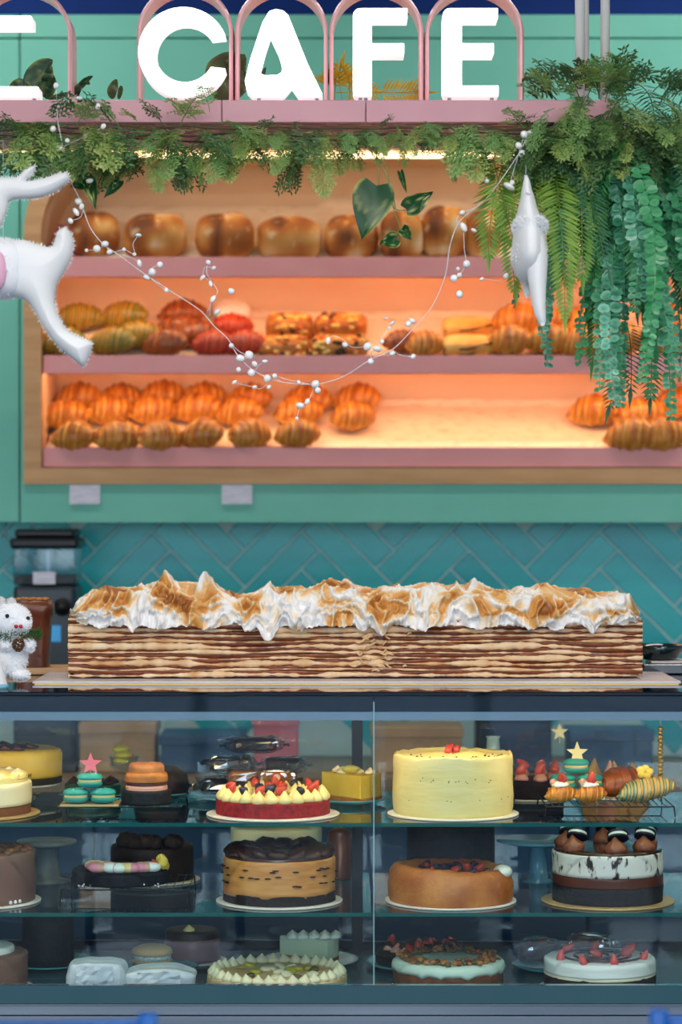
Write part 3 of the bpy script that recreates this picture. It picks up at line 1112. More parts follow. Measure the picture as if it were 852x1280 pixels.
bead_pts = [(98, 252, 6, 5), (95, 265, 4, 7), (102, 258, 4, 5), (88, 276, 4, 5), (121, 311, 6, 6), (108, 313, 3, 3), (131, 305, 6, 5), (137, 315, 5, 4), (155, 312, 3, 3), (168, 318, 3, 3), (173, 294, 5, 3), (174, 329, 4, 6), (200, 331, 5, 5), (190, 340, 6, 6), (183, 347, 6, 4), (208, 363, 4, 4),
            (260, 328, 4, 4), (267, 335, 4, 3), (253, 347, 3, 5), (263, 355, 3, 5), (289, 364, 5, 5), (266, 374, 4, 6), (271, 390, 6, 4), (289, 432, 4, 4), (300, 448, 7, 6), (311, 444, 7, 7), (314, 466, 6, 6), (298, 462, 4, 4), (334, 473, 6, 6), (331, 452, 5, 3), (343, 470, 4, 4), (293, 478, 5, 3), (318, 484, 4, 3), (336, 484, 4, 3), (318, 455, 4, 5),
            (373, 478, 4, 3), (394, 480, 7, 6), (397, 488, 5, 5), (375, 507, 7, 5), (384, 502, 4, 5), (371, 523, 3, 3), (410, 426, 4, 6), (431, 431, 5, 4), (459, 433, 6, 7), (471, 436, 7, 5), (477, 427, 4, 4), (463, 452, 5, 5), (482, 398, 4, 2), (490, 404, 5, 3), (486, 410, 3, 3), (510, 405, 5, 5), (515, 401, 6, 4), (490, 442, 5, 4), (516, 446, 5, 4), (577, 266, 5, 4),
            (579, 284, 5, 8), (592, 288, 5, 3), (583, 330, 6, 6), (567, 348, 6, 6), (574, 344, 4, 4), (574, 368, 6, 6), (572, 336, 3, 3), (602, 349, 4, 3), (632, 345, 4, 5), (636, 233, 10, 5), (608, 226, 4, 4), (655, 168, 6, 6), (648, 182, 6, 5), (652, 192, 5, 6), (655, 255, 4, 6), (648, 272, 4, 6), (662, 166, 6, 4),
            (66, 161, 5, 5), (74, 186, 6, 6), (108, 170, 5, 4), (129, 158, 4, 5), (84, 176, 4, 4), (70, 107, 4, 5), (99, 123, 5, 3), (122, 133, 4, 5), (72, 132, 4, 4), (112, 226, 6, 4), (65, 228, 3, 3), (640, 228, 4, 4)]
for x_, y_, w, h in bead_pts:
    inst(bead, 'pearl_bead', pg, P(x_, y_, YW - .004) - b, (0, R.uniform(-.8, .8), 0), (w / F * YW * .82, w / F * YW * .75, h / F * YW * .82))
for pts in ([(104, 262), (100, 272), (88, 276)], [(128, 304), (140, 315), (155, 312), (168, 318), (166, 305), (173, 294)], [(131, 307), (120, 312), (108, 313)], [(150, 318), (165, 322), (174, 329)], [(183, 347), (190, 335), (200, 331)], [(186, 346), (200, 358), (208, 363)],
            [(262, 395), (264, 375), (272, 365), (263, 350), (258, 340), (260, 328)], [(258, 392), (266, 374)], [(263, 352), (254, 345), (256, 334), (267, 335)], [(289, 430), (300, 440), (311, 444)], [(318, 464), (325, 455), (331, 452)], [(394, 480), (388, 495), (384, 502), (375, 507), (371, 523)], [(350, 476), (343, 470), (372, 478), (394, 480)],
            [(318, 484), (300, 480), (293, 478)], [(334, 480), (325, 486), (318, 484)], [(459, 433), (440, 434), (428, 424), (415, 420), (410, 427)], [(471, 436), (478, 420), (486, 410), (490, 404)], [(490, 437), (500, 444), (516, 446)], [(463, 452), (465, 440), (471, 436)], [(579, 284), (580, 310), (583, 330)], [(583, 330), (574, 344), (567, 348)], [(580, 284), (570, 276), (577, 266), (590, 262)],
            [(655, 168), (650, 185), (636, 233)], [(602, 349), (615, 350), (625, 352)], [(70, 107), (71, 132), (72, 152)], [(74, 186), (95, 176), (108, 170), (129, 158)], [(99, 123), (85, 128), (72, 135)]):
    MB().tube(catmull([P(x_, y_, YW) - b for x_, y_ in pts], 4), 0.0007, 5).build('twig', 'wire', pg, smooth=True)

# ------------------------------------------------------------ white plush ornaments
mat('felt', C(246, 248, 252), 0.9, sheen=0.3, bump=(700, .3, .001), col2=C(238, 241, 247), nscale=9)
mat('fuzz', C(242, 245, 252), 0.95, sheen=0.6)
mat('pinksatin', C(230, 176, 206), 0.4)
mat('thread', C(210, 214, 222), 0.6)


def pillow(name, outline, thick, rad, Y, mname, parent, base, h=0.0024):
    """stuffed felt shape: outline in photo pixels at distance Y"""
    poly = [P(x_, y_, Y) for x_, y_ in outline]
    cl = catmull(poly + [poly[0]], 5)[:-1]
    pl2 = [(p.x, p.z) for p in cl]
    n = len(pl2)

    def inside(x, z):
        c = False
        j = n - 1
        for i in range(n):
            xi, zi = pl2[i]
            xj, zj = pl2[j]
            if (zi > z) != (zj > z) and x < (xj - xi) * (z - zi) / (zj - zi) + xi:
                c = not c
            j = i
        return c

    def near(x, z):
        best, bp = 1e9, None
        for i in range(n):
            ax, az = pl2[i]
            bx, bz = pl2[(i + 1) % n]
            dx, dz = bx - ax, bz - az
            t = max(0, min(1, ((x - ax) * dx + (z - az) * dz) / (dx * dx + dz * dz + 1e-12)))
            qx, qz = ax + dx * t, az + dz * t
            d = (qx - x) ** 2 + (qz - z) ** 2
            if d < best:
                best, bp = d, (qx, qz)
        return math.sqrt(best), bp
    x0, x1 = min(p[0] for p in pl2), max(p[0] for p in pl2)
    z0, z1 = min(p[1] for p in pl2), max(p[1] for p in pl2)
    vid, V, Fs = {}, [], []

    def vert(i, k):
        if (i, k) in vid:
            return vid[(i, k)]
        x, z = x0 + i * h, z0 + k * h
        d, q = near(x, z)
        if not inside(x, z):
            x, z = q
            d = 0
        f = max(0.0, 1 - min(d / rad, 1))
        t = thick * math.sqrt(max(0, 1 - f * f))
        vid[(i, k)] = len(V) // 2
        V.append((x - base.x, Y - t - base.y - .0008, z - base.z))
        V.append((x - base.x, Y + t - base.y + .0008, z - base.z))
        return vid[(i, k)]
    for i in range(int((x1 - x0) / h) + 1):
        for k in range(int((z1 - z0) / h) + 1):
            if inside(x0 + (i + .5) * h, z0 + (k + .5) * h):
                a, b_, c, d = vert(i, k), vert(i + 1, k), vert(i + 1, k + 1), vert(i, k + 1)
                Fs.append((2 * a, 2 * b_, 2 * c, 2 * d))
                Fs.append((2 * d + 1, 2 * c + 1, 2 * b_ + 1, 2 * a + 1))
    o = MB().add(V, Fs).build(name, mname, parent, smooth=True)
    fr = MB()
    for i in range(n):
        ax, az = pl2[i]
        bx, bz = pl2[(i + 1) % n]
        L = math.hypot(bx - ax, bz - az)
        m = max(1, int(L / .0022))
        for k in range(m):
            t = (k + R.random()) / m
            x, z = ax + (bx - ax) * t, az + (bz - az) * t
            nx, nz_ = (bz - az) / (L + 1e-9), -(bx - ax) / (L + 1e-9)
            if inside(x + nx * .002, z + nz_ * .002):
                nx, nz_ = -nx, -nz_
            ll = R.uniform(.0015, .0065)
            w = .0014
            tx, tz = (bx - ax) / (L + 1e-9) * w, (bz - az) / (L + 1e-9) * w
            yo = R.uniform(-.001, .001)
            sk = R.uniform(-.002, .002)
            fr.add([(x - tx - nx * .002 - base.x, Y + yo - base.y, z - tz - nz_ * .002 - base.z), (x + tx - nx * .002 - base.x, Y + yo - base.y, z + tz - nz_ * .002 - base.z), (x + nx * ll + sk - base.x, Y + yo - base.y + sk, z + nz_ * ll + sk - base.z)], [(0, 1, 2)])
    tag(fr.build('seam_fringe', 'fuzz', parent), kind='stuff')
    return o


def fuzzball(c, r, n, L, seed=0):
    """short fur tufts over an ellipsoid"""
    rr = random.Random(seed)
    mb = MB()
    for i in range(n):
        zc = rr.uniform(-1, 1)
        a = rr.uniform(0, 2 * PI)
        s = math.sqrt(1 - zc * zc)
        d = Vector((s * math.cos(a), s * math.sin(a), zc))
        p = Vector((d.x * r[0], d.y * r[1], d.z * r[2])) + Vector(c)
        dd = (d + Vector((rr.uniform(-.5, .5), rr.uniform(-.5, .5), rr.uniform(-.7, .3)))).normalized()
        t = dd.orthogonal().normalized() * .0009
        mb.add([p - t, p + t, p + dd * L * rr.uniform(.5, 1)], [(0, 1, 2)])
    return mb


YP = 5.02
p1 = thing('plush_deer', 'white felt plush deer with a fluffy fur wrap leaping below the garland', 'plush', P(20, 335, YP))
b = p1.location.copy()
pillow('body', [(30, 300), (60, 309), (68, 303), (71, 291), (79, 285), (87, 289), (92, 303), (90, 321), (80, 340), (70, 358), (68, 375), (72, 392), (82, 410), (95, 419), (113, 427), (115, 434), (107, 455), (102, 457), (88, 446), (70, 430), (55, 410), (45, 392), (35, 378), (20, 372), (-20, 372), (-45, 378), (-70, 420), (-92, 440), (-108, 428), (-85, 380), (-82, 340), (-95, 318), (-130, 318), (-138, 300), (-118, 280), (-100, 262), (-82, 270), (-60, 298), (-20, 302)], .034, .05, YP, 'felt', p1, b)
wr = MB().ell((P(4, 336, YP) - b), (.046, .046, .057), 24, 16, .8)
wr.build('fur_wrap', 'fuzz', p1, smooth=True)
tag(fuzzball(P(4, 336, YP) - b, (.046, .046, .057), 2600, .010, 1).build('wrap_fur', 'fuzz', p1), kind='stuff')
MB().ell(P(-6, 338, YP - .044) - b, (.022, .014, .040), 16, 10, .9).build('pink_patch', 'pinksatin', p1, smooth=True)
MB().tube([P(4, 310, YP) - b, P(4, 175, 5.18) - b], .0006, 5).build('hanging_thread', 'thread', p1)
p2_ = thing('plush_deer', 'white felt plush with outstretched leg just under the fern garland by the arched frame', 'plush', P(10, 250, 5.08))
b = p2_.location.copy()
pillow('body', [(12, 222), (22, 221), (32, 211), (44, 208), (40, 220), (33, 227), (55, 223), (78, 216), (86, 219), (84, 229), (62, 243), (40, 248), (14, 250), (9, 262), (0, 284), (-20, 300), (-50, 296), (-80, 300), (-100, 280), (-70, 262), (-60, 240), (-30, 224)], .022, .03, 5.08, 'felt', p2_, b)
MB().tube([P(-10, 235, 5.08) - b, P(-10, 170, 5.18) - b], .0006, 5).build('hanging_thread', 'thread', p2_)

# plush seen end-on at the right
YQ = 5.08
p3_ = thing('plush_deer', 'white felt plush deer turned end-on hanging in front of the boston fern', 'plush', P(664, 310, YQ))
b = p3_.location.copy()


def loft(secs, name, mname, parent, Y, n=20, depth=1.0, smooth=True):
    """secs: (px, py, half width px, depth factor)"""
    rows = []
    for px, py, hw, dp in secs:
        c = P(px, py, Y) - b
        w = hw / F * Y
        row = []
        for k in range(n):
            a = 2 * PI * k / n
            ridge = 1 + .16 * max(0, -math.sin(a)) ** 8
            row.append((c.x + w * math.cos(a), c.y + w * dp * math.sin(a) * ridge, c.z))
        rows.append(row)
    mb = MB().grid(rows, wrap=True)
    m = len(rows)
    mb.f.append(tuple(range(n)))
    mb.f.append(tuple(reversed(range((m - 1) * n, m * n))))
    return mb.build(name, mname, parent, smooth=smooth)


loft([(657, 219, 2, 1), (658, 226, 4, 1.3), (658, 236, 6, 1.6), (659, 248, 9, 1.8), (659, 260, 12, 2), (660, 272, 15, 2), (661, 285, 19, 2), (661, 300, 21, 2.2), (661, 318, 22, 2.3), (660, 332, 20, 2.2), (659, 344, 15, 1.8), (658, 352, 8, 1.4), (658, 355, 2, 1)], 'body', 'felt', p3_, YQ)
loft([(669, 286, 3, 1), (670, 296, 9, 1), (671, 312, 12, 1.1), (671, 330, 13, 1.1), (671, 348, 12, 1.1), (672, 364, 10, 1.1), (673, 380, 8.5, 1.1), (675, 394, 7, 1.1), (677, 402, 5, 1), (678, 407, 2, 1)], 'leg', 'felt', p3_, YQ - .050)
loft([(656, 336, 6, 1), (657, 350, 5, 1), (658, 364, 5, 1), (659, 373, 2, 1)], 'leg', 'felt', p3_, YQ + .03)
for pts_ in ([(656, 240), (663, 243)], [(655, 252), (664, 254)], [(653, 262), (660, 266)]):
    MB().tube([P(pts_[0][0], pts_[0][1], YQ - .03) - b, P(pts_[1][0], pts_[1][1], YQ - .032) - b], .0012, 5).build('stitch', 'thread', p3_)
tag(fuzzball(P(662, 284, YQ) - b, (.0335, .066, .024), 2600, .008, 3).build('collar_fur', 'fuzz', p3_), kind='stuff')
MB().ell(P(662, 284, YQ) - b, (.0325, .064, .024), 20, 12).build('collar', 'fuzz', p3_, smooth=True)
tag(fuzzball(P(661, 318, YQ) - b, (.0345, .080, .045), 1800, .006, 4).build('body_fur', 'fuzz', p3_), kind='stuff')
MB().tube([P(657, 222, YQ) - b, P(657, 170, 5.17) - b], .0006, 5).build('hanging_thread', 'thread', p3_)

# ------------------------------------------------------------ breads
def bake(name, stops, rough=0.42, coat=0.15, **k):
    return mat(name, stops[0][1], rough, ramp=stops, coat=coat, bump=(90, .35, .003), **k)


bake('croissantcrust', [(0, C(244, 192, 98)), (.35, C(212, 138, 44)), (.65, C(164, 88, 26)), (1, C(98, 46, 16))], col2=C(160, 76, 18), nscale=30, contrast=(.5, .8))
bake('choccrust', [(0, C(190, 104, 40)), (.5, C(140, 66, 24)), (1, C(60, 26, 14))])
bake('greencrust', [(0, C(214, 150, 44)), (.42, C(190, 120, 30)), (.5, C(88, 120, 40)), (.75, C(60, 100, 40)), (1, C(150, 110, 30))])
bake('redcrust', [(0, C(214, 110, 50)), (.45, C(186, 60, 30)), (.55, C(190, 30, 30)), (1, C(120, 30, 20))])
bake('tealcrust', [(0, C(226, 176, 96)), (.4, C(212, 148, 60)), (.5, C(226, 206, 130)), (.62, C(32, 140, 128)), (.9, C(24, 120, 118)), (1, C(200, 150, 60))])
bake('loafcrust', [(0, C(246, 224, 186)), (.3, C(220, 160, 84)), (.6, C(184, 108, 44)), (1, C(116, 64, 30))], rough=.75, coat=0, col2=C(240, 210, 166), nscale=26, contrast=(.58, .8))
mat('flatpastry', C(242, 196, 110), .5, col2=C(214, 140, 52), nscale=14, bump=(60, .3, .003))
mat('pizzacrust', C(206, 136, 56), .5, col2=C(166, 92, 34), nscale=30, bump=(60, .3, .003))
mat('tomato', C(190, 52, 26), .35, col2=C(220, 120, 40), nscale=30)
mat('cheese', C(246, 206, 110), .4)
mat('olivebit', C(50, 44, 30), .4)
mat('chocdrizzle', C(66, 32, 18), .3)
mat('creamwhite', C(250, 244, 226), .45, sss=.1)


def croissant_mesh(name, mname, seed, L=.125, rad=.038, curve=.55, segs=7, stripes=False):
    r = random.Random(seed)
    n, k = 64, 18
    rows, tones = [], []
    for i in range(n + 1):
        t = i / n * 2 - 1
        a = t * curve
        x = math.sin(a) / math.sin(curve) * L / 2
        y = (math.cos(a) - 1) * L * .45 / max(curve, .01) * .6
        env = (1 - abs(t) ** 2.0) ** .72 if abs(t) < 1 else 0
        ph = (abs(t) * segs * .5) % 1.0
        step = (1 - ph)
        rr = rad * (.16 + .84 * env) * (.86 + .16 * step)
        row = []
        for j in range(k):
            b = 2 * PI * j / k
            sk = .16 * math.sin(b)
            q = rr * (1 + .05 * nz(t * 5 + seed, math.cos(b) * 1.5, math.sin(b) * 1.5))
            zz = math.sin(b) * q * .92
            if zz < 0:
                zz *= .72
            row.append((x + sk * L * .25, y + math.cos(b) * q, zz))
            if stripes:
                tones.append(((abs(t) * segs + .2) % 1.0) * .999 + .001)
            else:
                tones.append(max(.001, min(1, .30 + .42 * step * (.4 + .6 * max(0, math.sin(b))) + .3 * nz(t * 9, b, seed) - .35 * max(0, -math.sin(b)) - (.25 if ph > .86 else 0))))
        rows.append(row)
    mb = MB().grid(rows, tones, wrap=True)
    mb.f.append(tuple(range(k)))
    mb.f.append(tuple(reversed(range(n * k, (n + 1) * k))))
    return mb.mesh(name, mname, True)


cro = [croissant_mesh('croissant', 'croissantcrust', s, .132 * (1 + .06 * (s % 3 - 1)), .053) for s in range(4)]
croch = [croissant_mesh('croissant', 'choccrust', s + 10, .135, .047) for s in range(2)]
crogr = [croissant_mesh('croissant', 'greencrust', s + 20, .140, .050, segs=9, stripes=True) for s in range(2)]
crore = [croissant_mesh('croissant', 'redcrust', s + 30, .13, .047, segs=9, stripes=True) for s in range(2)]


SL = math.atan2(.15, .323)
SN = Vector((0, -math.sin(SL), math.cos(SL)))


def seat(px, py, sh, hb, t0=None):
    """centre of a thing whose underside (hb below its centre) lies on the tilted deck, at the row whose
    height matches the photo"""
    best = None
    for k in range(41):
        t = k / 40
        Y, zs = slope(sh, t)
        p = Vector((0, Y, zs)) + SN * (hb + .008)
        yy = CY - (p.z - CAMZ) * F / p.y
        e = abs(yy - py)
        if best is None or e < best[0]:
            best = (e, p)
    p = best[1]
    p.x = (px - CX) / F * p.y
    return p


def on_shelf(me, px, py, sh, t, label, cat, group, name, rz=None, sc=1.0, lift=0.0):
    hb = -min(v.co.z for v in me.vertices) * sc
    p = seat(px, py, sh, hb + lift)
    o = inst(me, name, None, p, (SL, 0, R.uniform(-.35, .35) if rz is None else rz), sc)
    return tag(o, label, cat, group)


G = 'golden croissants heaped on the lowest bread shelf'
for px, py in ((93, 546), (147, 546), (199, 546), (254, 544), (310, 544), (371, 544)):
    on_shelf(R.choice(cro), px, py, 'low', .16, 'golden butter croissant in the heap, row lying along the lowest shelf lip', 'croissant', G, 'croissant', R.uniform(-.6, .6), 1.0)
for px, py in ((82, 520), (136, 514), (190, 514), (246, 512), (300, 516), (372, 516)):
    on_shelf(R.choice(cro), px, py, 'low', .52, 'golden butter croissant in the heap, middle row on the lowest bread shelf', 'croissant', G, 'croissant', R.uniform(-.5, .3), 1.02)
for px, py in ((98, 498), (150, 500), (203, 496), (254, 498), (312, 500), (384, 502)):
    on_shelf(R.choice(cro), px, py, 'low', .84, 'golden butter croissant in the heap, rear row against the lowest cabinet back', 'croissant', G, 'croissant', R.uniform(-.5, .3), 1.04)
on_shelf(cro[0], 440, 522, 'low', .36, 'dark golden croissant beside bare parchment, lower of a pair', 'croissant', None, 'croissant', .2, 1.0)
on_shelf(cro[1], 446, 500, 'low', .66, 'golden croissant lying on top of the pair beside bare parchment', 'croissant', None, 'croissant', -.2, 1.05)
G2 = 'dark croissants at the far end of the lowest bread shelf'
for px, py, t in ((742, 515, .45), (800, 520, .5), (846, 505, .8), (826, 545, .18), (880, 540, .2), (790, 545, .18), (900, 510, .7)):
    on_shelf(R.choice(cro), px, py, 'low', t, 'dark baked croissant behind the round-leaf vine on the lowest bread shelf', 'croissant', G2, 'croissant', None, 1.1)
# middle shelf
for px, py, t in ((78, 428, .18), (140, 428, .18), (98, 398, .7), (155, 396, .7), (172, 420, .3)):
    on_shelf(R.choice(crogr), px, py, 'mid', t, 'yellow and green striped croissant on the middle bread shelf', 'croissant', 'green striped croissants', 'striped_croissant', R.uniform(-.4, .2), 1.0)
for px, py, t in ((208, 430, .16), (222, 412, .42), (228, 392, .75), (246, 418, .4)):
    on_shelf(R.choice(croch), px, py, 'mid', t, 'brown chocolate striped croissant beside the green striped ones', 'croissant', 'chocolate croissants', 'chocolate_croissant', R.uniform(-.4, .2), 1.0)
for px, py, t in ((266, 430, .16), (304, 430, .18), (288, 408, .5)):
    on_shelf(R.choice(crore), px, py, 'mid', t, 'red striped pastry croissant with white icing on the middle shelf', 'croissant', 'red striped croissants', 'red_croissant', R.uniform(-.3, .3), .95)
me = MB().ell((0, 0, 0), (.055, .05, .030), 20, 12, .9).mesh('cream_bun', 'creamwhite', True)
on_shelf(me, 290, 388, 'mid', .72, 'white sugar topped bun above the red striped croissants', 'bun', None, 'cream_bun')


def pastry(px, py, t, w, h, label, kind, sh='mid'):
    Y, zs = slope(sh, t)
    W, H = w / F * Y, h / F * Y
    p = seat(px, py, sh, H / 2)
    o = thing('savoury_pastry' if kind == 'pizza' else 'folded_pastry', label, 'pastry', p)
    o.rotation_euler = (SL, 0, R.uniform(-.05, .05))
    MB().ell((0, 0, 0), (W / 2, .045, H / 2), 24, 12, .55).build('crust', 'flatpastry' if kind != 'pizza' else 'pizzacrust', o, smooth=True)
    rr = random.Random(int(px))
    if kind == 'pizza':
        for i in range(30):
            a, b_ = rr.uniform(-.42, .42), rr.uniform(-.8, .8)
            top_ = i % 2
            MB().ell((a * W, rr.uniform(-.038, .02) if top_ else -.0445, H * .48 if top_ else b_ * H * .42), (rr.uniform(.006, .012), .006, rr.uniform(.004, .007)), 8, 6).build('topping', rr.choice(['tomato', 'cheese', 'cheese', 'olivebit']), o, smooth=True)
    else:
        for s_ in (-.2, .15):
            MB().tube([(-W * .46, -.032, s_ * H - .1 * H), (0, -.047, s_ * H + .05 * H), (W * .46, -.030, s_ * H + .28 * H)], .003, 6).build('drizzle', 'chocdrizzle', o, smooth=True)
    return o


for px, py, t, w, h in ((362, 408, .6, 60, 30), (426, 408, .6, 66, 30), (352, 432, .2, 70, 20), (424, 432, .2, 74, 22)):
    tag(pastry(px, py, t, w, h, 'square savoury pastry topped with tomato and cheese on the middle bread shelf', 'pizza'), group='savoury topped pastries')
for px, py, t in ((584, 410, .55), (584, 433, .2)):
    tag(pastry(px, py, t, 64, 22, 'pale folded pastry with dark chocolate drizzle on the middle bread shelf', 'fold'), group='drizzled pastries')
for px, py, t, l in ((502, 428, .2, 'dark chocolate half dipped croissant left of the drizzled pastries'), (530, 432, .2, 'small brown croissant touching the drizzled pastries')):
    on_shelf(croch[0] if px < 510 else cro[0], px, py, 'mid', t, l, 'croissant', None, 'croissant', .3, .85)
for px, py, t in ((645, 400, .7), (636, 428, .2), (686, 426, .22), (676, 402, .6), (735, 402, .7), (728, 430, .2), (775, 426, .25), (848, 398, .7), (840, 428, .2), (890, 425, .2)):
    on_shelf(R.choice(cro), px, py, 'mid', t, 'plain golden croissant on the middle shelf behind the hanging ferns', 'croissant', 'plain croissants behind the ferns', 'croissant', None, 1.05)


# loaves on the top shelf
def loaf_mesh(seed, w, h, d):
    r = random.Random(seed)
    rows, tones = [], []
    nu, nv = 36, 18
    mb = MB()
    e = .68
    sp = lambda x: math.copysign(abs(x) ** e, x)
    vs, fs = [], []
    for j in range(nv + 1):
        b_ = -PI / 2 + PI * j / nv
        for i in range(nu):
            a = 2 * PI * i / nu
            x, y, z = w * sp(math.cos(b_)) * sp(math.cos(a)), d * sp(math.cos(b_)) * sp(math.sin(a)), h * sp(math.sin(b_))
            g_ = math.exp(-((x - .12 * w * math.sin(seed)) / (.10 * w)) ** 2)
            k = 1 + .05 * nz(x * 22 + seed, y * 22, z * 22) - .06 * g_
            vs.append((x * k, y * k, (z if z > -.7 * h else -.7 * h - .1 * (z + .7 * h)) * k))
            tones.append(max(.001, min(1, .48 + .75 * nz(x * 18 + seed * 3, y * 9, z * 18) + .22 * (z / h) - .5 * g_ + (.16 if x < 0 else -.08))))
    for j in range(nv):
        for i in range(nu):
            i2 = (i + 1) % nu
            fs.append((j * nu + i, j * nu + i2, (j + 1) * nu + i2, (j + 1) * nu + i))
    return mb.add(vs, fs, tones).mesh('bread_loaf', 'loafcrust', True)


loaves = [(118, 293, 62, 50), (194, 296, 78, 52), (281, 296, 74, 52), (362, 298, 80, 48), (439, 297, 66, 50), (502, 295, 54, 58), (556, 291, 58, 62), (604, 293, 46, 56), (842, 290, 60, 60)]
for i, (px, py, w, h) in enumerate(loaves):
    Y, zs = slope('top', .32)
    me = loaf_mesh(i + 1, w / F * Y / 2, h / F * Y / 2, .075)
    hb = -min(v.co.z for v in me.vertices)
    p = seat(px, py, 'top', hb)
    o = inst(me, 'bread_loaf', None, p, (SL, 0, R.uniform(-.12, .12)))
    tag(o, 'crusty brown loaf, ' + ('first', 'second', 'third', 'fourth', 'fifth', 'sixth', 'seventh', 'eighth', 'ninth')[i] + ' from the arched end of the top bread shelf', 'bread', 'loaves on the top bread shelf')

# ------------------------------------------------------------ things on the back counter
gr = thing('coffee_grinder', 'black coffee grinder with clear bean hopper standing against the teal tiles', 'grinder', (P(60, 0, 7.0).x, 7.0, 0.90))
gz = lambda y: P(0, y, 7.0).z - 0.90
w = 84 / F * 7.0
ld = MB().lathe([(w * .40, gz(690)), (w * .55, gz(688)), (w * .55, gz(676)), (w * .48, gz(664)), (w * .3, gz(661)), (0, gz(660))], 4, M=Matrix.Rotation(PI / 4, 4, 'Z'))
ld = MB().span((-w * .5, -.1, gz(685)), (w * .5, .1, gz(672))).span((-w * .44, -.085, gz(672)), (w * .44, .085, gz(661)))
ld.build('lid', 'blackmetal', gr, bevel=.008)
MB().span((-w * .46, -.085, gz(730)), (w * .46, .085, gz(684))).build('hopper', 'hopper', gr, bevel=.006)
MB().span((-w * .44, -.08, gz(729)), (w * .44, .08, gz(719))).build('beans', mat('beans', C(48, 28, 20), .4, col2=C(80, 48, 30), nscale=90), gr)
MB().span((-.004, -.004, gz(720)), (.004, .004, gz(686))).build('auger', 'steel', gr)
MB().span((-.03, -.092, gz(729)), (.03, -.088, gz(714))).build('label_card', 'card', gr)
MB().span((-w * .46, -.09, .02), (w * .46, .10, gz(731))).build('body', mat('grinderbody', C(38, 52, 62), .35), gr, bevel=.012)
MB().span((-w * .5, -.13, 0), (w * .5, .11, .03)).build('base', 'blackmetal', gr, bevel=.005)
MB().lathe([(.022, 0), (.024, .02), (.018, .03), (0, .031)], 20, M=Matrix.Rotation(PI / 2, 4, 'X')).build('knob', 'blackmetal', gr, smooth=True, loc=(.05, -.09, gz(757)))
MB().span((.01, -.095, gz(800)), (.045, -.089, gz(780))).build('screen', mat('screen', C(40, 140, 190), .3, emit=(C(40, 130, 190), .5)), gr)
MB().tube([(-.02, -.09, gz(775)), (-.02, -.14, gz(778)), (-.02, -.15, gz(795))], .012, 10).build('spout', 'steel', gr, smooth=True)

mat('kraft', C(186, 146, 100), .7, col2=C(170, 130, 86), nscale=10)  # plain boxes added to put something dark behind the case glass
for px, w_, h_, d_, m_, nm, lab in ((150, .20, .13, .18, 'kraft', 'backdrop_box', 'kraft cardboard box added as backdrop on the back counter beside the grinder'),
                                   (255, .22, .10, .2, 'doorblue', 'backdrop_crate', 'blue plastic crate added as backdrop on the back counter'),
                                   (345, .12, .15, .12, 'pinkbox', 'backdrop_pink_box', 'pink cake box added as backdrop on the back counter'),
                                   (520, .24, .12, .2, 'kraft', 'backdrop_box', 'kraft cardboard box added as backdrop between the pink box and the navy bin'),
                                   (640, .20, .16, .16, 'navybin', 'backdrop_bin', 'navy storage bin added as backdrop on the back counter'),
                                   (760, .22, .11, .18, 'doorblue', 'backdrop_crate', 'blue plastic crate added as backdrop next to the navy bin')):
    mat('pinkbox', C(206, 110, 120), .6)
    mat('navybin', C(16, 36, 66), .4)
    t_ = thing(nm, lab, 'box', ((px - CX) / F * 6.95, 6.95, .9005))
    MB().span((-w_ / 2, -d_ / 2, 0), (w_ / 2, d_ / 2, h_)).build('body', m_, t_, bevel=.004)
    MB().span((-w_ / 2 - .004, -d_ / 2 - .004, h_ - .025), (w_ / 2 + .004, d_ / 2 + .004, h_ + .004)).build('lid', m_, t_, bevel=.003)

# ------------------------------------------------------------ display case
YG, YK = 5.20, 5.86
ZT = P(0, 865, YG).z
zy = lambda y: P(0, y, YG).z
cx0, cx1 = -1.25, 1.25
dc = thing('cake_display_case', 'long glass fronted cake display case with black top and glass shelves', 'display case', (0, YG, 0))


def dpart(mb, name, m, parent=None, **k):
    mb.v = [(a, b - YG, c) for a, b, c in mb.v]
    return mb.build(name, m, parent or dc, **k)


mat('topglass', C(10, 22, 30), .03, spec=.8)
mat('darkpanel', C(8, 26, 40), .12)
mat('alu', C(112, 128, 140), .35, .7)
mat('inner', C(40, 60, 72), .4)
S1, S2, S3 = 0.967, 0.784, 0.600
dpart(MB().span((cx0, YG + .001, ZT - .008), (cx1, YK + .02, ZT)), 'top_glass', 'topglass', bevel=.0015)
dpart(MB().span((cx0, YG + .009, zy(890)), (cx1, YG + .05, ZT - .009)), 'header', 'darkpanel')
dpart(MB().span((cx0, YG + .009, zy(901)), (cx1, YG + .035, zy(890) - .0005)), 'header_trim', 'alu')
dpart(MB().span((cx0 + .02, YG + .052, ZT - .028), (cx1 - .02, YG + .068, ZT - .018)), 'light_strip', 'ledcase')
dpart(MB().span((cx0, YK - .04, ZT - .035), (cx1, YK + .015, ZT - .009)), 'rear_header', 'alu')
xm = P(467, 0, YG).x
dpart(MB().span((cx0, YG, zy(1231)), (xm - .0012, YG + .006, ZT - .009)), 'glass_pane', 'pane')
dpart(MB().span((xm + .0012, YG, zy(1231)), (cx1, YG + .006, ZT - .009)), 'glass_pane', 'pane')
dpart(MB().span((xm - .0012, YG, zy(1231)), (xm + .0012, YG + .006, ZT - .02)), 'glass_joint', mat('silicone', C(120, 170, 172), .3))
dpart(MB().span((cx0, YG + .0, zy(1254)), (cx1, YG + .02, zy(1232))), 'front_ledge', mat('ledge', C(58, 92, 104), .1))
dpart(MB().span((cx0, YG - .006, zy(1256.5)), (cx1, YG + .02, zy(1254.5))), 'ledge_trim', 'alu')
dpart(MB().span((cx0, YG - .004, zy(1268)), (cx1, YG + .02, zy(1257))), 'steel_band', 'steel')
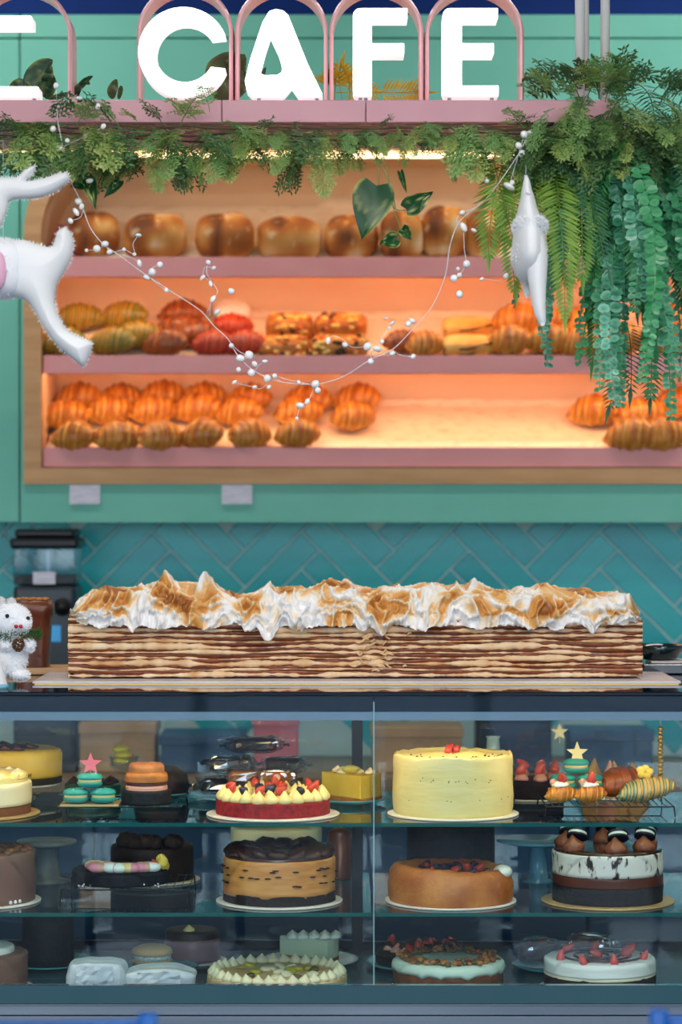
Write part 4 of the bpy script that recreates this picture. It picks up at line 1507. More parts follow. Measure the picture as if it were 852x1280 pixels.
dpart(MB().span((cx0, YG - .002, .10), (cx1, YG + .02, zy(1270))), 'front_panel', 'steel')
dpart(MB().span((cx0, YG + .05, 0), (cx1, YK, .10)), 'plinth', 'blackmetal')
dpart(MB().span((cx0, YG + .021, .10), (cx1, YK, S3 - .015)), 'body', 'darkpanel')
dpart(MB().span((cx0 + .02, YG + .022, S3 - .014), (cx1 - .02, YK - .02, S3)), 'bottom_deck', mat('deck', C(70, 96, 108), .25))
for s in (-1, 1):
    x = cx0 if s < 0 else cx1 - .018
    dpart(MB().span((x, YG + .01, S3), (x + .018, YK, ZT - .0361)), 'side_panel', 'inner')
# rear sliding doors
for a, b_, yy in ((cx0 + .02, P(452, 0, YK).x, YK - .002), (P(441, 0, YK).x, cx1 - .02, YK - .018)):
    z0, z1 = S3, ZT - .036
    d = dpart(MB().span((a, yy - .007, z0), (a + .022, yy + .007, z1)).span((b_ - .022, yy - .007, z0), (b_, yy + .007, z1)).span((a + .022, yy - .007, z0), (b_ - .022, yy + .007, z0 + .02)).span((a + .022, yy - .007, z1 - .02), (b_ - .022, yy + .007, z1)), 'rear_door', 'blackmetal')
    dpart(MB().span((a + .023, yy - .002, z0 + .021), (b_ - .023, yy + .002, z1 - .021)), 'door_glass', 'clear', parent=d)
# uprights and shelves
for px in (446,):
    u0 = P(px, 0, 5.80)
    dpart(MB().span((u0.x - .012, 5.795, S3), (u0.x + .012, 5.815, ZT - .036)), 'upright', 'blackmetal')
for px in (-95, 865):
    u0 = P(px, 0, 5.80)
    dpart(MB().span((u0.x - .010, 5.795, S3), (u0.x + .010, 5.815, ZT - .036)), 'upright', 'blackmetal')
ux = P(446, 0, 5.80).x
for zz in (S1, S2):
    for a, b_ in ((cx0 + .025, xm - .004), (xm + .004, cx1 - .025)):
        s_ = dpart(MB().span((a, YG + .014, zz - .008), (b_, 5.79, zz)), 'shelf', 'shelfglass')
        dpart(MB().span((a, YG + .0128, zz - .008), (b_, YG + .0139, zz)), 'shelf_edge', 'glassedge', parent=s_)
    dpart(MB().tube([(xm - .016, YG + .06, zz - .013), (xm - .016, 5.795, zz - .016)], .004, 6).tube([(xm - .016, 5.795, zz - .016), (ux, 5.80, zz - .05)], .004, 6), 'bracket', 'blackmetal')

# ------------------------------------------------------------ mille crepe cake on the counter
mat('cakeboard', C(224, 214, 216), .4, col2=C(206, 196, 204), nscale=8)
mat('goldcard', C(214, 176, 96), .3, .4)
bd = thing('cake_board', 'long pale rectangular board under the layered crepe cake', 'cake board', (P(444, 0, 5.5).x, 5.58, ZT))
xa, xb = P(40, 0, 5.42).x - bd.location.x, P(851, 0, 5.42).x - bd.location.x
MB().span((xa, -.155, .002), (xb, .19, .007)).build('board', 'cakeboard', bd, bevel=.001)
MB().span((xa + .004, -.152, .0), (xb - .004, .188, .002)).build('gold_foil', 'goldcard', bd)

ZB = ZT + .0095
YC0, YC1 = 5.50, 5.72
mx0, mx1 = P(85, 0, YC0).x, P(803, 0, YC0).x
mc = thing('mille_crepe_cake', 'long layered crepe cake with chocolate filling and torched meringue top', 'cake', ((mx0 + mx1) / 2, 5.61, ZB))
mb0 = mc.location.copy()
bake('crepe', [(0, C(242, 218, 184)), (.40, C(228, 192, 150)), (.72, C(208, 156, 106)), (1, C(160, 104, 60))], rough=.7, coat=0, col2=C(206, 162, 112), nscale=70, contrast=(.5, .9))
mat('chocfill', C(140, 72, 38), .3, col2=C(108, 52, 26), nscale=40, bump=(120, .5, .003))
NL = 11
HT = P(0, 770, YC0).z - ZB
pit = HT / NL
jx = P(470, 0, YC0).x


def perimeter():
    pts = []
    n = 460
    for i in range(n + 1):
        pts.append((mx0 + (mx1 - mx0) * i / n, YC0, 0, -1))
    for i in range(1, 16):
        pts.append((mx1, YC0 + (YC1 - YC0) * i / 16, 1, 0))
    for i in range(41):
        pts.append((mx1 + (mx0 - mx1) * i / 40, YC1, 0, 1))
    for i in range(1, 16):
        pts.append((mx0, YC1 + (YC0 - YC1) * i / 16, -1, 0))
    return pts


per = perimeter()


def sheet(zc, th, out, seed, name, mname, crepe):
    rows, tones = [], []
    endo = .010 * nz(seed * 3.1, 1.7, 0)
    for (x, y, nx, ny) in per:
        j = math.exp(-((x - jx) / .035) ** 2)
        f1 = nz(x * 11 + seed * 7.3, y * 11, seed)
        f2 = nz(x * 42 + seed * 3.7, y * 42, seed * 2.2)
        f3 = nz(x * 6 + 40, y * 6, seed * .35)
        o_ = out + .0034 * f2 + .004 * f1 + (.006 * nz(x * 60, seed * 5, 9) * j) + (endo if nx else 0) - (.004 * j)
        zz = zc + .0034 * f3 + .0022 * f1 + .004 * j * nz(x * 50, seed * 9.1, 2)
        if crepe:
            h = th * (1 + .3 * math.sin(seed * 2.3)) * (.84 + 1.25 * f1 + .7 * f2 + .3 * nz(x * 120, seed * 6.1, y * 60))
            h = max(.0012, h)
        else:
            h = th
        h2 = h / 2
        pr = [(-.03, h2 * .7), (o_ - .003, h2), (o_, h2 * .55), (o_ + .0006, 0), (o_ - .0004, -h2 * .6), (o_ - .003, -h2), (-.03, -h2 * .7)]
        rows.append([(x + nx * a - mb0.x, y + ny * a - mb0.y, zz + b_ - mb0.z) for a, b_ in pr])
        tt = .34 + .55 * nz(x * 30 + seed, seed * 4, 3) + .18 * (1 if seed % 4 == 3 else 0) + .3 * nz(x * 9, seed * 8, 1)
        tones += [max(.001, min(1, tt + e_)) for e_ in (0, .05, 0, -.1, 0, .15, 0)]
    rows.append(rows[0])
    tones += tones[:7]
    return MB().grid(rows, tones if crepe else 0.0).build(name, mname, mc, smooth=True)


for k in range(NL):
    zc = ZB + pit * (k + .5)
    sheet(zc - .0002, pit * .66, -.001, k + 1, 'crepe', 'crepe', True)
for k in range(NL - 1):
    sheet(ZB + pit * (k + 1), pit * .92, -.0065, k + 60, 'chocolate_filling', 'chocfill', False)
MB().span((mx0 + .012 - mb0.x, YC0 + .012 - mb0.y, .001), (mx1 - .012 - mb0.x, YC1 - .012 - mb0.y, HT - .002)).build('filling_core', 'chocfill', mc)
# torn crepe pieces where the two halves meet
rr = random.Random(8)
for i in range(26):
    x = jx + rr.gauss(0, .028)
    z = ZB + rr.uniform(.012, HT - .012)
    l = rr.uniform(.010, .028)
    a = rr.uniform(-.5, .5)
    rows, tones = [], []
    for q in range(7):
        t = q / 6 - .5
        row = []
        for s_ in range(6):
            b_ = 2 * PI * s_ / 6
            hh = .0030 * (1 - (2 * t) ** 2) ** .5 + .0004
            row.append((x + t * l * math.cos(a) - mb0.x, YC0 - .001 + .006 * math.cos(b_) - mb0.y, z + t * l * math.sin(a) + hh * math.sin(b_) + .002 * math.sin(t * 6 + i) - mb0.z))
            tones.append(rr.uniform(.2, .75))
        rows.append(row)
    MB().grid(rows, tones, wrap=True).build('torn_crepe', 'crepe', mc, smooth=True)

# meringue
sky = [(86, 772), (90, 764), (100, 746), (112, 737), (125, 729), (132, 728), (140, 735), (155, 739), (165, 734), (176, 727), (182, 733), (188, 736), (195, 726), (200, 716), (204, 708), (209, 714), (216, 724), (230, 736), (240, 737), (246, 730), (252, 718), (258, 711), (264, 719), (272, 734), (280, 740), (286, 737), (292, 746), (305, 745), (320, 739), (332, 730), (339, 725), (344, 735), (352, 741), (360, 733), (368, 729), (376, 728), (382, 735), (390, 734), (400, 727), (410, 720), (418, 721), (425, 726), (430, 720), (436, 724), (446, 734), (460, 740), (472, 735), (480, 731), (490, 733), (497, 728), (505, 732), (518, 731), (530, 725), (540, 725), (550, 731), (560, 737), (567, 730), (571, 723), (576, 731), (584, 735), (590, 722), (594, 719), (600, 723), (610, 731), (622, 738), (640, 739), (648, 733), (654, 731), (660, 736), (668, 735), (674, 729), (684, 728), (694, 732), (706, 736), (722, 737), (734, 735), (742, 737), (746, 743), (758, 742), (766, 738), (774, 735), (782, 738), (790, 742), (797, 752), (800, 762), (803, 771)]
drops = [(168, 9, 6), (205, 4, 14), (335, 24, 10), (310, 10, 8), (375, 8, 12), (455, 8, 7), (525, 6, 14), (475, 14, 8), (735, 12, 7), (600, 5, 15), (130, 4, 15), (260, 6, 10), (660, 5, 14), (690, 7, 10)]
NS, NT = 620, 84
zt_ = ZB + HT - .002
rows, tones = [], []
ax_ = .118
Yc = 5.61
for i in range(NS + 1):
    px = 86 + (803 - 86) * i / NS
    raw = lerp_list(sky, px)
    sm = sum(lerp_list(sky, px + d_) for d_ in (-24, -16, -8, 0, 8, 16, 24)) / 7
    hs = P(px, sm, 5.60).z - zt_
    hr = P(px, raw, 5.60).z - zt_
    x0 = (px - CX) / F * 5.55
    e_ = min(1.0, (min(px - 84, 805 - px) / 16.0)) ** .5
    th0 = PI / 2 - .25 + .5 * nz(px * .03, 2.2, 4.4)
    dr = sum(a * math.exp(-((px - c_) / w_) ** 2) for c_, a, w_ in drops) / F * 5.5
    row = []
    for k in range(NT + 1):
        th = -.12 + (PI + .24) * k / NT
        c_, s_ = math.cos(th), math.sin(th)
        tipw = math.exp(-((th - th0) / .42) ** 2)
        h = max(.008, hs * .96 + (hr - hs) * tipw)
        yy = Yc - math.copysign(abs(c_) ** .75, c_) * ax_ * e_
        zz = zt_ + math.copysign(abs(s_) ** .80, s_) * h * (e_ if s_ > 0 else 1)
        # folds swept by the spatula
        q = Vector((x0 * 19, th * 1.6, 1.0))
        wv = noise.noise_vector(q * .8) * 1.15
        q2 = q + wv
        r1 = 1 - min(1, abs(noise.noise(q2 * 1.5)) * 2.2)
        r2 = 1 - min(1, abs(noise.noise(q2 * 2.9 + Vector((7, 3, 1)))) * 2.4)
        lump = noise.noise(q * .95 + Vector((3, 9, 2)))
        d_ = .022 * lump + .017 * (r1 ** 3 - .2) + .0075 * (r2 ** 3 - .2)
        frontness = max(0, c_) ** .5
        amp = .45 + .75 * frontness * (1 if s_ < .93 else .6)
        yy -= c_ * d_ * amp + .004 * frontness
        zz += max(0, s_) * d_ * .5 * amp
        xx = x0 + .010 * wv.x * amp * .6
        if c_ > .55 and th < .75:
            u_ = (c_ - .55) / .45
            zz -= (dr + .006 + .005 * nz(px * .09, 3, 3) + .004 * nz(px * .25, 8, 1)) * u_ ** 2
            yy -= min(.012, dr * .6) * u_
        row.append((xx - mb0.x, yy - mb0.y, max(zz, zt_ - .05) - mb0.z))
        tn = .60 + .95 * noise.noise(q2 * .8 + Vector((1, 5, 8))) + .25 * lump - .62 * r1 ** 3 - .28 * r2 ** 3 + .16 * s_ - (.35 if th < .14 else 0)
        tones.append(max(.001, min(1, tn)))
    rows.append(row)
mat('meringue', C(250, 248, 244), .38, ramp=[(0, C(240, 238, 238)), (.26, C(238, 224, 202)), (.50, C(226, 176, 108)), (.78, C(204, 138, 64)), (1, C(150, 88, 36))], spec=.4)
MB().grid(rows, tones).build('meringue', 'meringue', mc, smooth=True)

# ------------------------------------------------------------ left end of the counter
mat('boardwood', C(214, 172, 128), .5, col2=C(194, 148, 104), nscale=6, stretch=(1, 9, 9))
wbd = MB().span((P(-60, 0, 5.72).x, 5.735, ZT + .001), (P(84, 0, 5.72).x, 5.875, ZT + .016)).build('wooden_board', 'boardwood', None, bevel=.002)
tag(wbd, 'small pale wooden board under the chocolate loaf cake', 'board')
lc = thing('chocolate_loaf_cake', 'tall glazed chocolate loaf cake with nuts beside the white plush mouse', 'cake', (P(42, 0, 5.79).x, 5.79, ZT + .017))
mat('choccake', C(116, 56, 28), .35, col2=C(92, 42, 22), nscale=18, bump=(60, .4, .003), coat=.2)
lw = 23 / F * 5.78
lh = 84 / F * 5.78
mb = MB()
rows = []
for z, s_ in ((0, .86), (lh * .1, .88), (lh * .5, .93), (lh * .76, .97), (lh * .80, 1.10), (lh * .90, 1.12), (lh * .97, 1.0), (lh, .6), (lh * 1.01, .02)):
    rows.append([(lw * s_ * math.copysign(abs(math.cos(a)) ** .45, math.cos(a)) * (1 + .05 * nz(a * 2, z * 60, 2)), .045 * s_ * math.copysign(abs(math.sin(a)) ** .45, math.sin(a)), z + (.012 * nz(a * 1.7, 3, 3) if .7 < z / lh < .95 else 0)) for a in [2 * PI * k / 36 for k in range(36)]])
mb.grid(rows, wrap=True).build('cake_body', 'choccake', lc, smooth=True)
mat('nut', C(196, 132, 66), .5, col2=C(160, 96, 44), nscale=40)
for i in range(12):
    MB().ell((R.uniform(-.8, .8) * lw, R.uniform(-.04, .0), lh + .001), (.007, .005, .004), 10, 6).build('nut', 'nut', lc, smooth=True)

# plush mouse
YU = 5.42
pm = thing('plush_mouse', 'fluffy white plush mouse with green wreath collar and red berries on the counter', 'plush', P(14, 857, YU))
pm.location.z = ZT
b = pm.location.copy()
mat('greyfur', C(206, 206, 208), .95, sheen=.5)
mat('blackshine', C(12, 12, 14), .12)
mat('red', C(196, 20, 34), .3)
mat('pine', C(96, 62, 40), .7)
leafmat('needles', C(24, 84, 58), C(90, 140, 60), None)


def plush(c, r, name, m='fuzz', fur=900, L=.006, seed=0):
    cc_ = Vector(c)
    MB().ell(cc_, r, 22, 14).build(name, m, pm, smooth=True)
    tag(fuzzball(cc_, r, fur, L, seed).build(name + '_fur', m, pm), kind='stuff')


q = lambda x_, y_, dy=0: P(x_, y_, YU + dy) - b
body_c = q(13, 824)
body_c.z = max(body_c.z, .04)
plush(q(11, 822), (.040, .038, .044), 'body', seed=1)
plush(q(14, 776), (.042, .040, .037), 'head', seed=2, fur=1200)
plush(q(29, 780, -.030), (.017, .014, .014), 'muzzle', seed=3, fur=300, L=.004)
plush(q(1, 757, .01), (.013, .010, .018), 'ear', 'greyfur', 250, .004, 4)
plush(q(14, 753, .01), (.010, .008, .010), 'ear', 'greyfur', 200, .004, 5)
plush(q(8, 806, -.036), (.018, .014, .013), 'arm', seed=6, fur=300)
plush(q(36, 807, -.024), (.013, .013, .014), 'arm', seed=7, fur=300)
plush(q(25, 844, -.03), (.021, .018, .012), 'foot', seed=8, fur=300)
plush(q(-6, 844, -.03), (.021, .018, .012), 'foot', seed=9, fur=300)
for x_, y_, d_ in ((9, 770, -.040), (35, 773, -.034)):
    MB().ell(q(x_, y_, d_), .0045, 12, 8).build('eye', 'blackshine', pm, smooth=True)
for x_ in (20, 26):
    MB().ell(q(x_, 783, -.046), .0042, 10, 8).build('berry', 'red', pm, smooth=True)
wr = MB()
for i in range(700):
    a = R.uniform(0, 2 * PI)
    p0 = q(16, 793) + Vector((.050 * math.cos(a), .048 * math.sin(a), R.uniform(-.008, .008)))
    dd = Vector((math.cos(a) + R.uniform(-.8, .8), math.sin(a) + R.uniform(-.8, .8), R.uniform(-.8, .8))).normalized()
    leaflet(wr, p0, dd, dd.orthogonal().normalized(), R.uniform(.010, .020), .0020, R.random())
tag(wr.build('wreath', 'needles', pm), kind='stuff')
pcn = MB()
for i in range(40):
    t = i / 40
    a = i * 2.4
    rr_ = .011 * math.sin(PI * (.15 + .8 * t))
    pcn.ell(q(23, 806, -.052) + Vector((rr_ * math.cos(a), rr_ * math.sin(a) * .8, .012 - .026 * t)), (.0036, .0036, .0022), 6, 4)
pcn.build('pine_cone', 'pine', pm)
cn = thing('plush_cone', 'white felt cone with blue trim beside the plush mouse feet', 'ornament', (P(-8, 0, 5.30).x, 5.30, ZT))
MB().lathe([(.030, 0), (.029, .006), (.018, .05), (.008, .085), (0, .092)], 20).build('cone', 'felt', cn, smooth=True)
MB().lathe([(.0305, .0005), (.031, .006), (.0285, .010), (.027, .006)], 20).build('trim', mat('icyblue', C(130, 190, 216), .5), cn, smooth=True)

# right end: dark tray and bowl
tr_ = MB().span((P(800, 0, 5.8).x, 5.755, ZT + .0005), (P(985, 0, 5.8).x, 5.875, ZT + .024)).build('tray_stand', 'darkpanel', None, bevel=.003)
tag(tr_, 'low dark stand at the end of the counter behind the crepe cake', 'stand')
tp = MB().span((P(812, 0, 5.78).x, 5.76, ZT + .0245), (P(975, 0, 5.78).x, 5.872, ZT + .030)).build('white_tray', 'cakeboard', None, bevel=.002)
tag(tp, 'thin white tray lying on the low dark stand', 'tray')
bw = MB().lathe([(.030, 0), (.045, .004), (.058, .022), (.061, .034), (.059, .034), (.054, .022), (.040, .008), (0, .006)], 32)
bo = bw.build('dark_bowl', mat('bowlm', C(20, 40, 44), .15, coat=.6), None, smooth=True, loc=(P(822, 0, 5.815).x, 5.815, ZT + .0305))
tag(bo, 'small glossy dark bowl on the white tray behind the crepe cake end', 'bowl')

# ------------------------------------------------------------ cakes in the display case
YA_, YB_ = 5.37, 5.65
UA, UB = YA_ / F, YB_ / F
mat('board_w', C(244, 240, 230), .4)
mat('board_g', C(214, 180, 122), .35, .25)
mat('plate_teal', C(92, 176, 180), .2, coat=.4)
mat('plate_blue', C(120, 176, 204), .2, coat=.4)
mat('plate_white', C(226, 236, 236), .2, coat=.4)
mat('buttercream', C(250, 234, 162), .5, sss=.08, col2=C(246, 228, 150), nscale=10, bump=(14, .35, .006), stretch=(1, 1, 4))
mat('palecream', C(250, 240, 200), .5, sss=.08, bump=(30, .3, .004))
mat('whitecream', C(240, 246, 238), .45, sss=.08, bump=(40, .3, .003))
mat('redvelvet', C(170, 24, 36), .8, col2=C(120, 10, 22), nscale=90, bump=(140, .6, .003))
mat('darksponge', C(40, 24, 20), .8, col2=C(24, 14, 14), nscale=80, bump=(120, .6, .004))
mat('blacksponge', C(22, 26, 32), .75, col2=C(12, 14, 18), nscale=80, bump=(120, .5, .004))
mat('mocha', C(142, 106, 90), .5, col2=C(126, 92, 78), nscale=12, bump=(30, .2, .003))
mat('caramel', C(232, 168, 92), .5, col2=C(208, 134, 64), nscale=14, stretch=(1, 1, 6), bump=(30, .2, .003))
mat('brownbase', C(128, 76, 40), .7, col2=C(100, 56, 30), nscale=60, bump=(90, .4, .003))
mat('chocglaze', C(70, 38, 26), .14, coat=.6, bump=(30, .3, .004))
mat('chocpipe', C(150, 86, 58), .35, bump=(80, .3, .002))
mat('yellowcheese', C(246, 214, 92), .5, col2=C(238, 200, 66), nscale=18, bump=(60, .25, .003))
mat('lemon', C(214, 196, 60), .3, col2=C(160, 170, 50), nscale=20)
mat('bakedtop', C(216, 138, 62), .45, col2=C(176, 96, 36), nscale=14, bump=(70, .6, .004))
mat('strawberry', C(196, 34, 36), .25, coat=.3, col2=C(226, 90, 60), nscale=60)
mat('blueberry', C(34, 36, 62), .35)
mat('pistachio', C(132, 120, 62), .6, col2=C(70, 62, 36), nscale=60)
mat('walnut', C(150, 98, 56), .6, col2=C(96, 58, 32), nscale=60)
mat('macteal', C(40, 162, 156), .55, bump=(200, .3, .002))
mat('macfill', C(242, 222, 150), .5)
mat('macbeige', C(206, 168, 106), .6, bump=(160, .3, .002))
mat('starpink', C(240, 120, 140), .4)
mat('stargold', C(240, 222, 160), .35, .2)
mat('cookie', C(196, 126, 58), .7, col2=C(160, 92, 38), nscale=24, bump=(60, .5, .004))
mat('ganache', C(92, 50, 34), .4)
mat('pinkfrost', C(226, 168, 150), .45, bump=(60, .4, .003))
mat('brownie', C(52, 32, 24), .6, col2=C(30, 18, 14), nscale=40, bump=(60, .4, .004))
mat('paperwrap', C(236, 242, 244), .7, col2=C(196, 210, 220), nscale=12, bump=(30, .6, .006))
mat('petalpink', C(232, 150, 170), .5)
mat('petalyellow', C(238, 206, 84), .5)
mat('orangepipe', C(222, 140, 62), .4)
mat('oreo', C(20, 18, 20), .5)
mat('rackwire', C(16, 20, 24), .3, .5)
mat('sticker', C(196, 60, 40), .4, col2=C(240, 226, 200), nscale=120)


def cake(name, label, px, sh, Y=YA_, cat='cake', group=None):
    zz = {1: S1, 2: S2, 3: S3}[sh]
    return thing(name, label, cat, ((px - CX) / F * Y, Y, zz + .0004), group=group)


def board(t, r, m='board_w', th=.004, z=0.0):
    MB().lathe([(r - .002, z), (r, z + .001), (r, z + th - .001), (r - .002, z + th), (0, z + th)], 48).build('cake_board', m, t, smooth=False)
    return z + th


def plate(t, r, m, z=0.0):
    MB().lathe([(r * .55, z), (r * .6, z + .002), (r, z + .010), (r, z + .013), (r * .94, z + .0125), (r * .6, z + .006), (0, z + .006)], 44).build('plate', m, t, smooth=True)
    return z + .006


def layer(t, r, z0, z1, m, name='layer', wob=.015, seed=0, rb=.006, topz=0.0, n=64, e=2):
    def wb_(a, r_, z):
        f = nz(math.cos(a) * 2.2 + seed, math.sin(a) * 2.2, z * 30)
        f2 = nz(math.cos(a) * 9 + seed, math.sin(a) * 9, z * 60)
        return r_ * (1 + wob * f + wob * .35 * f2), z + (topz * f2 if z > z0 + (z1 - z0) * .5 else 0)
    h = z1 - z0
    rb = min(rb, h * .4)
    prof = [(r, z0)] + [(r, z0 + (h - rb) * k / 6) for k in range(1, 7)] + [(r - rb * .3, z1 - rb * .3), (r - rb, z1), (r * .7, z1), (r * .35, z1), (0, z1)]
    return MB().lathe(prof, n, wob=wb_).build(name, m, t, smooth=True)


DOL = {}


def dollop_mesh(r, h, m, ridges=0):
    key = (round(r, 4), round(h, 4), m, ridges)
    if key not in DOL:
        def wb_(a, r_, z):
            return r_ * (1 + (.16 * math.cos(ridges * a + z / h * 3.0) if ridges else 0)), z
        DOL[key] = MB().lathe([(r * .9, 0), (r, h * .18), (r * .92, h * .36), (r * .66, h * .56), (r * .36, h * .74), (r * .14, h * .92), (0, h)], 20, wob=wb_).mesh('dollop', m, True)
    return DOL[key]


def dollop(t, x, y, z, r, h, m, ridges=0, name='cream_dollop'):
    return inst(dollop_mesh(r, h, m, ridges), name, t, (x, y, z), (R.uniform(-.12, .12), R.uniform(-.12, .12), R.uniform(0, 6)))


def berry(t, x, y, z, r, m='strawberry', sc=(1, 1, 1.3), name='strawberry'):
    key = ('berry', m)
    if key not in DOL:
        DOL[key] = MB().lathe([(0, -1), (.35, -.8), (.75, -.2), (.95, .35), (.8, .75), (.4, .95), (0, 1)], 14).mesh('berry', m, True)
    return inst(DOL[key], name, t, (x, y, z), (R.uniform(-1.2, 1.2) + PI, R.uniform(-.5, .5), R.uniform(0, 6)), (r * sc[0], r * sc[1], r * sc[2]))


def lump(t, x, y, z, r, m, name='chocolate_piece', sq=.7):
    key = ('lump', m)
    if key not in DOL:
        DOL[key] = MB().ell((0, 0, 0), 1, 12, 8, .8, wob=lambda p: p * (1 + .25 * nz(p.x * 2, p.y * 2, p.z * 2))).mesh('lump', m, True)
    return inst(DOL[key], name, t, (x, y, z), (R.uniform(-.5, .5), R.uniform(-.5, .5), R.uniform(0, 6)), (r, r, r * sq))


def ring(n, r, off=0.0):
    return [(r * math.cos(2 * PI * i / n + off), r * math.sin(2 * PI * i / n + off)) for i in range(n)]


# ---- top shelf
t = cake('lemon_cream_cake', 'pale yellow cream cake on brown base cut by the case edge, gold board', -38, 1)
z = board(t, 88 * UA, 'board_g')
layer(t, 76 * UA, z, z + .020, 'brownbase', 'biscuit_base', seed=1)
layer(t, 77 * UA, z + .0195, z + .066, 'palecream', 'cream_layer', seed=2)
layer(t, 72 * UA, z + .0655, z + .082, 'buttercream', 'cream_top', seed=3, rb=.02, topz=.008)
for x, y in ring(16, 62 * UA):
    dollop(t, x, y, z + .078, .014, .010, 'palecream')

# wire rack with macarons and cookie sandwich
def rack(px0, px1, sh, Y0, Y1, h, label, n=16):
    zz = {1: S1, 2: S2, 3: S3}[sh]
    xa_, xb_ = (px0 - CX) / F * Y0, (px1 - CX) / F * Y0
    t = thing('wire_rack', label, 'rack', ((xa_ + xb_) / 2, (Y0 + Y1) / 2, zz + .0004))
    w_, d_ = (xb_ - xa_) / 2, (Y1 - Y0) / 2
    fr = MB()
    fr.tube([(-w_, -d_, h), (w_, -d_, h), (w_, d_, h), (-w_, d_, h), (-w_, -d_, h)], .0016, 6)
    fr.build('frame', 'rackwire', t)
    for sx in (-1, 1):
        for sy in (-1, 1):
            MB().tube([(sx * w_, sy * d_, h), (sx * w_ * 1.02, sy * d_, 0.0015)], .0016, 6).build('leg', 'rackwire', t)
    for i in range(1, n):
        x = -w_ + 2 * w_ * i / n
        MB().tube([(x, -d_, h), (x, d_, h)], .0009, 5).build('rod', 'rackwire', t)
    return t, h + .0018


t, hr_ = rack(72, 226, 1, 5.275, 5.47, .024, 'black wire cooling rack under the macaron tower with pink star', 18)


def macaron(loc, r=.025, tilt=(0, 0), shell='macteal', label='', group=None, sparkle=True, fill='macfill'):
    o = thing('macaron', label, 'macaron', loc, group=group)
    o.rotation_euler = (tilt[0], tilt[1], R.uniform(0, 6))
    k = r / .025
    sh_ = [(r * .97, 0), (r * 1.02, .0015 * k), (r, .004 * k), (r * .93, .0075 * k), (r * .7, .0102 * k), (r * .35, .0114 * k), (0, .0117 * k)]
    MB().lathe([(a, .0175 * k + z_) for a, z_ in sh_], 28).build('top_shell', shell, o, smooth=True)
    MB().lathe([(a, .0117 * k - z_) for a, z_ in reversed(sh_)], 28).build('bottom_shell', shell, o, smooth=True)
    MB().lathe([(r * .90, .0110 * k), (r * .94, .0145 * k), (r * .90, .018 * k)], 24).build('filling', fill, o, smooth=True)
    if sparkle:
        for i in range(5):
            a = R.uniform(0, 6.28)
            MB().ell((r * .5 * math.cos(a), r * .5 * math.sin(a), .0275 * k), .0018, 6, 4).build('sugar_pearl', 'white', o)
    return o


def star(px, py, Y, r, m, label):
    p = P(px, py, Y)
    pts = []
    for k in range(10):
        a = PI / 2 + PI * k / 5
        q_ = r if k % 2 == 0 else r * .42
        pts.append((q_ * math.cos(a), q_ * math.sin(a)))
    o = thing('star_topper', label, 'topper', p, R.uniform(-.1, .1))
    MB().prism(pts, -.0018, .0018).build('star', m, o)
    MB().tube([(0, 0, -r * .3), (0, 0, -r * 1.25)], .0012, 6).build('stick', m, o)
    return o


zr = S1 + .0004 + hr_
YM_ = 5.30
cb = MB().box((0, 0, .002), (72 * UA, .075, .004)).build('macaron_card', 'board_g', None, loc=(P(113, 0, YM_).x, YM_ + .012, zr))
tag(cb, 'small gold card under the macarons with the pink star', 'cake board')
GM = 'teal macarons under the pink star'
zc_ = zr + .0045
macaron((P(95, 0, YM_).x, YM_, zc_), .0262, label='teal macaron, lower one of the three under the pink star', group=GM)
macaron((P(129, 0, YM_).x, YM_ - .0, zc_), .0262, label='teal macaron, lower one of the three under the pink star', group=GM)
macaron((P(112, 0, YM_).x, YM_ + .006, zc_ + .0312), .0262, label='teal macaron on top of two others, carrying the pink star')
star(113, 955, YM_ + .006, .024, 'starpink', 'pink star topper above the teal macarons')
t = thing('cookie_sandwich', 'brown cookie sandwich with dark cocoa base on the wire rack', 'cookie', (P(183, 0, 5.33).x, 5.33, zr))
layer(t, 31 * UA, 0, .030, 'blacksponge', 'cocoa_base', seed=5, rb=.004)
layer(t, 26 * UA, .0295, .040, 'pinkfrost', 'frosting', seed=6, rb=.005)
layer(t, 25.5 * UA, .0395, .047, 'ganache', 'ganache_layer', seed=7, rb=.003)
layer(t, 26.5 * UA, .0465, .066, 'cookie', 'cookie_top', seed=8, rb=.012, topz=.003)
layer(t, 22 * UA, .0655, .083, 'cookie', 'cookie_cap', seed=9, rb=.016, topz=.003)

# back of top shelf, left
t = cake('cream_cake_on_stand', 'golden cream cake with dark chocolate curls at the back of the top case shelf', 18, 1, 5.695)
MB().lathe([(.05, 0), (.02, .008), (.018, .020), (.075, .026), (.105, .028), (.105, .032), (0, .032)], 36).build('cake_stand', 'plate_white', t, smooth=True)
layer(t, 60 * UB, .0325, .048, 'darksponge', 'base', seed=11)
layer(t, 60 * UB, .0475, .108, 'yellowcheese', 'cream', seed=12, rb=.012)
for i in range(14):
    lump(t, R.uniform(-.05, .04), R.uniform(-.07, .02), .110, .016, 'chocglaze', 'chocolate_curl', .5)
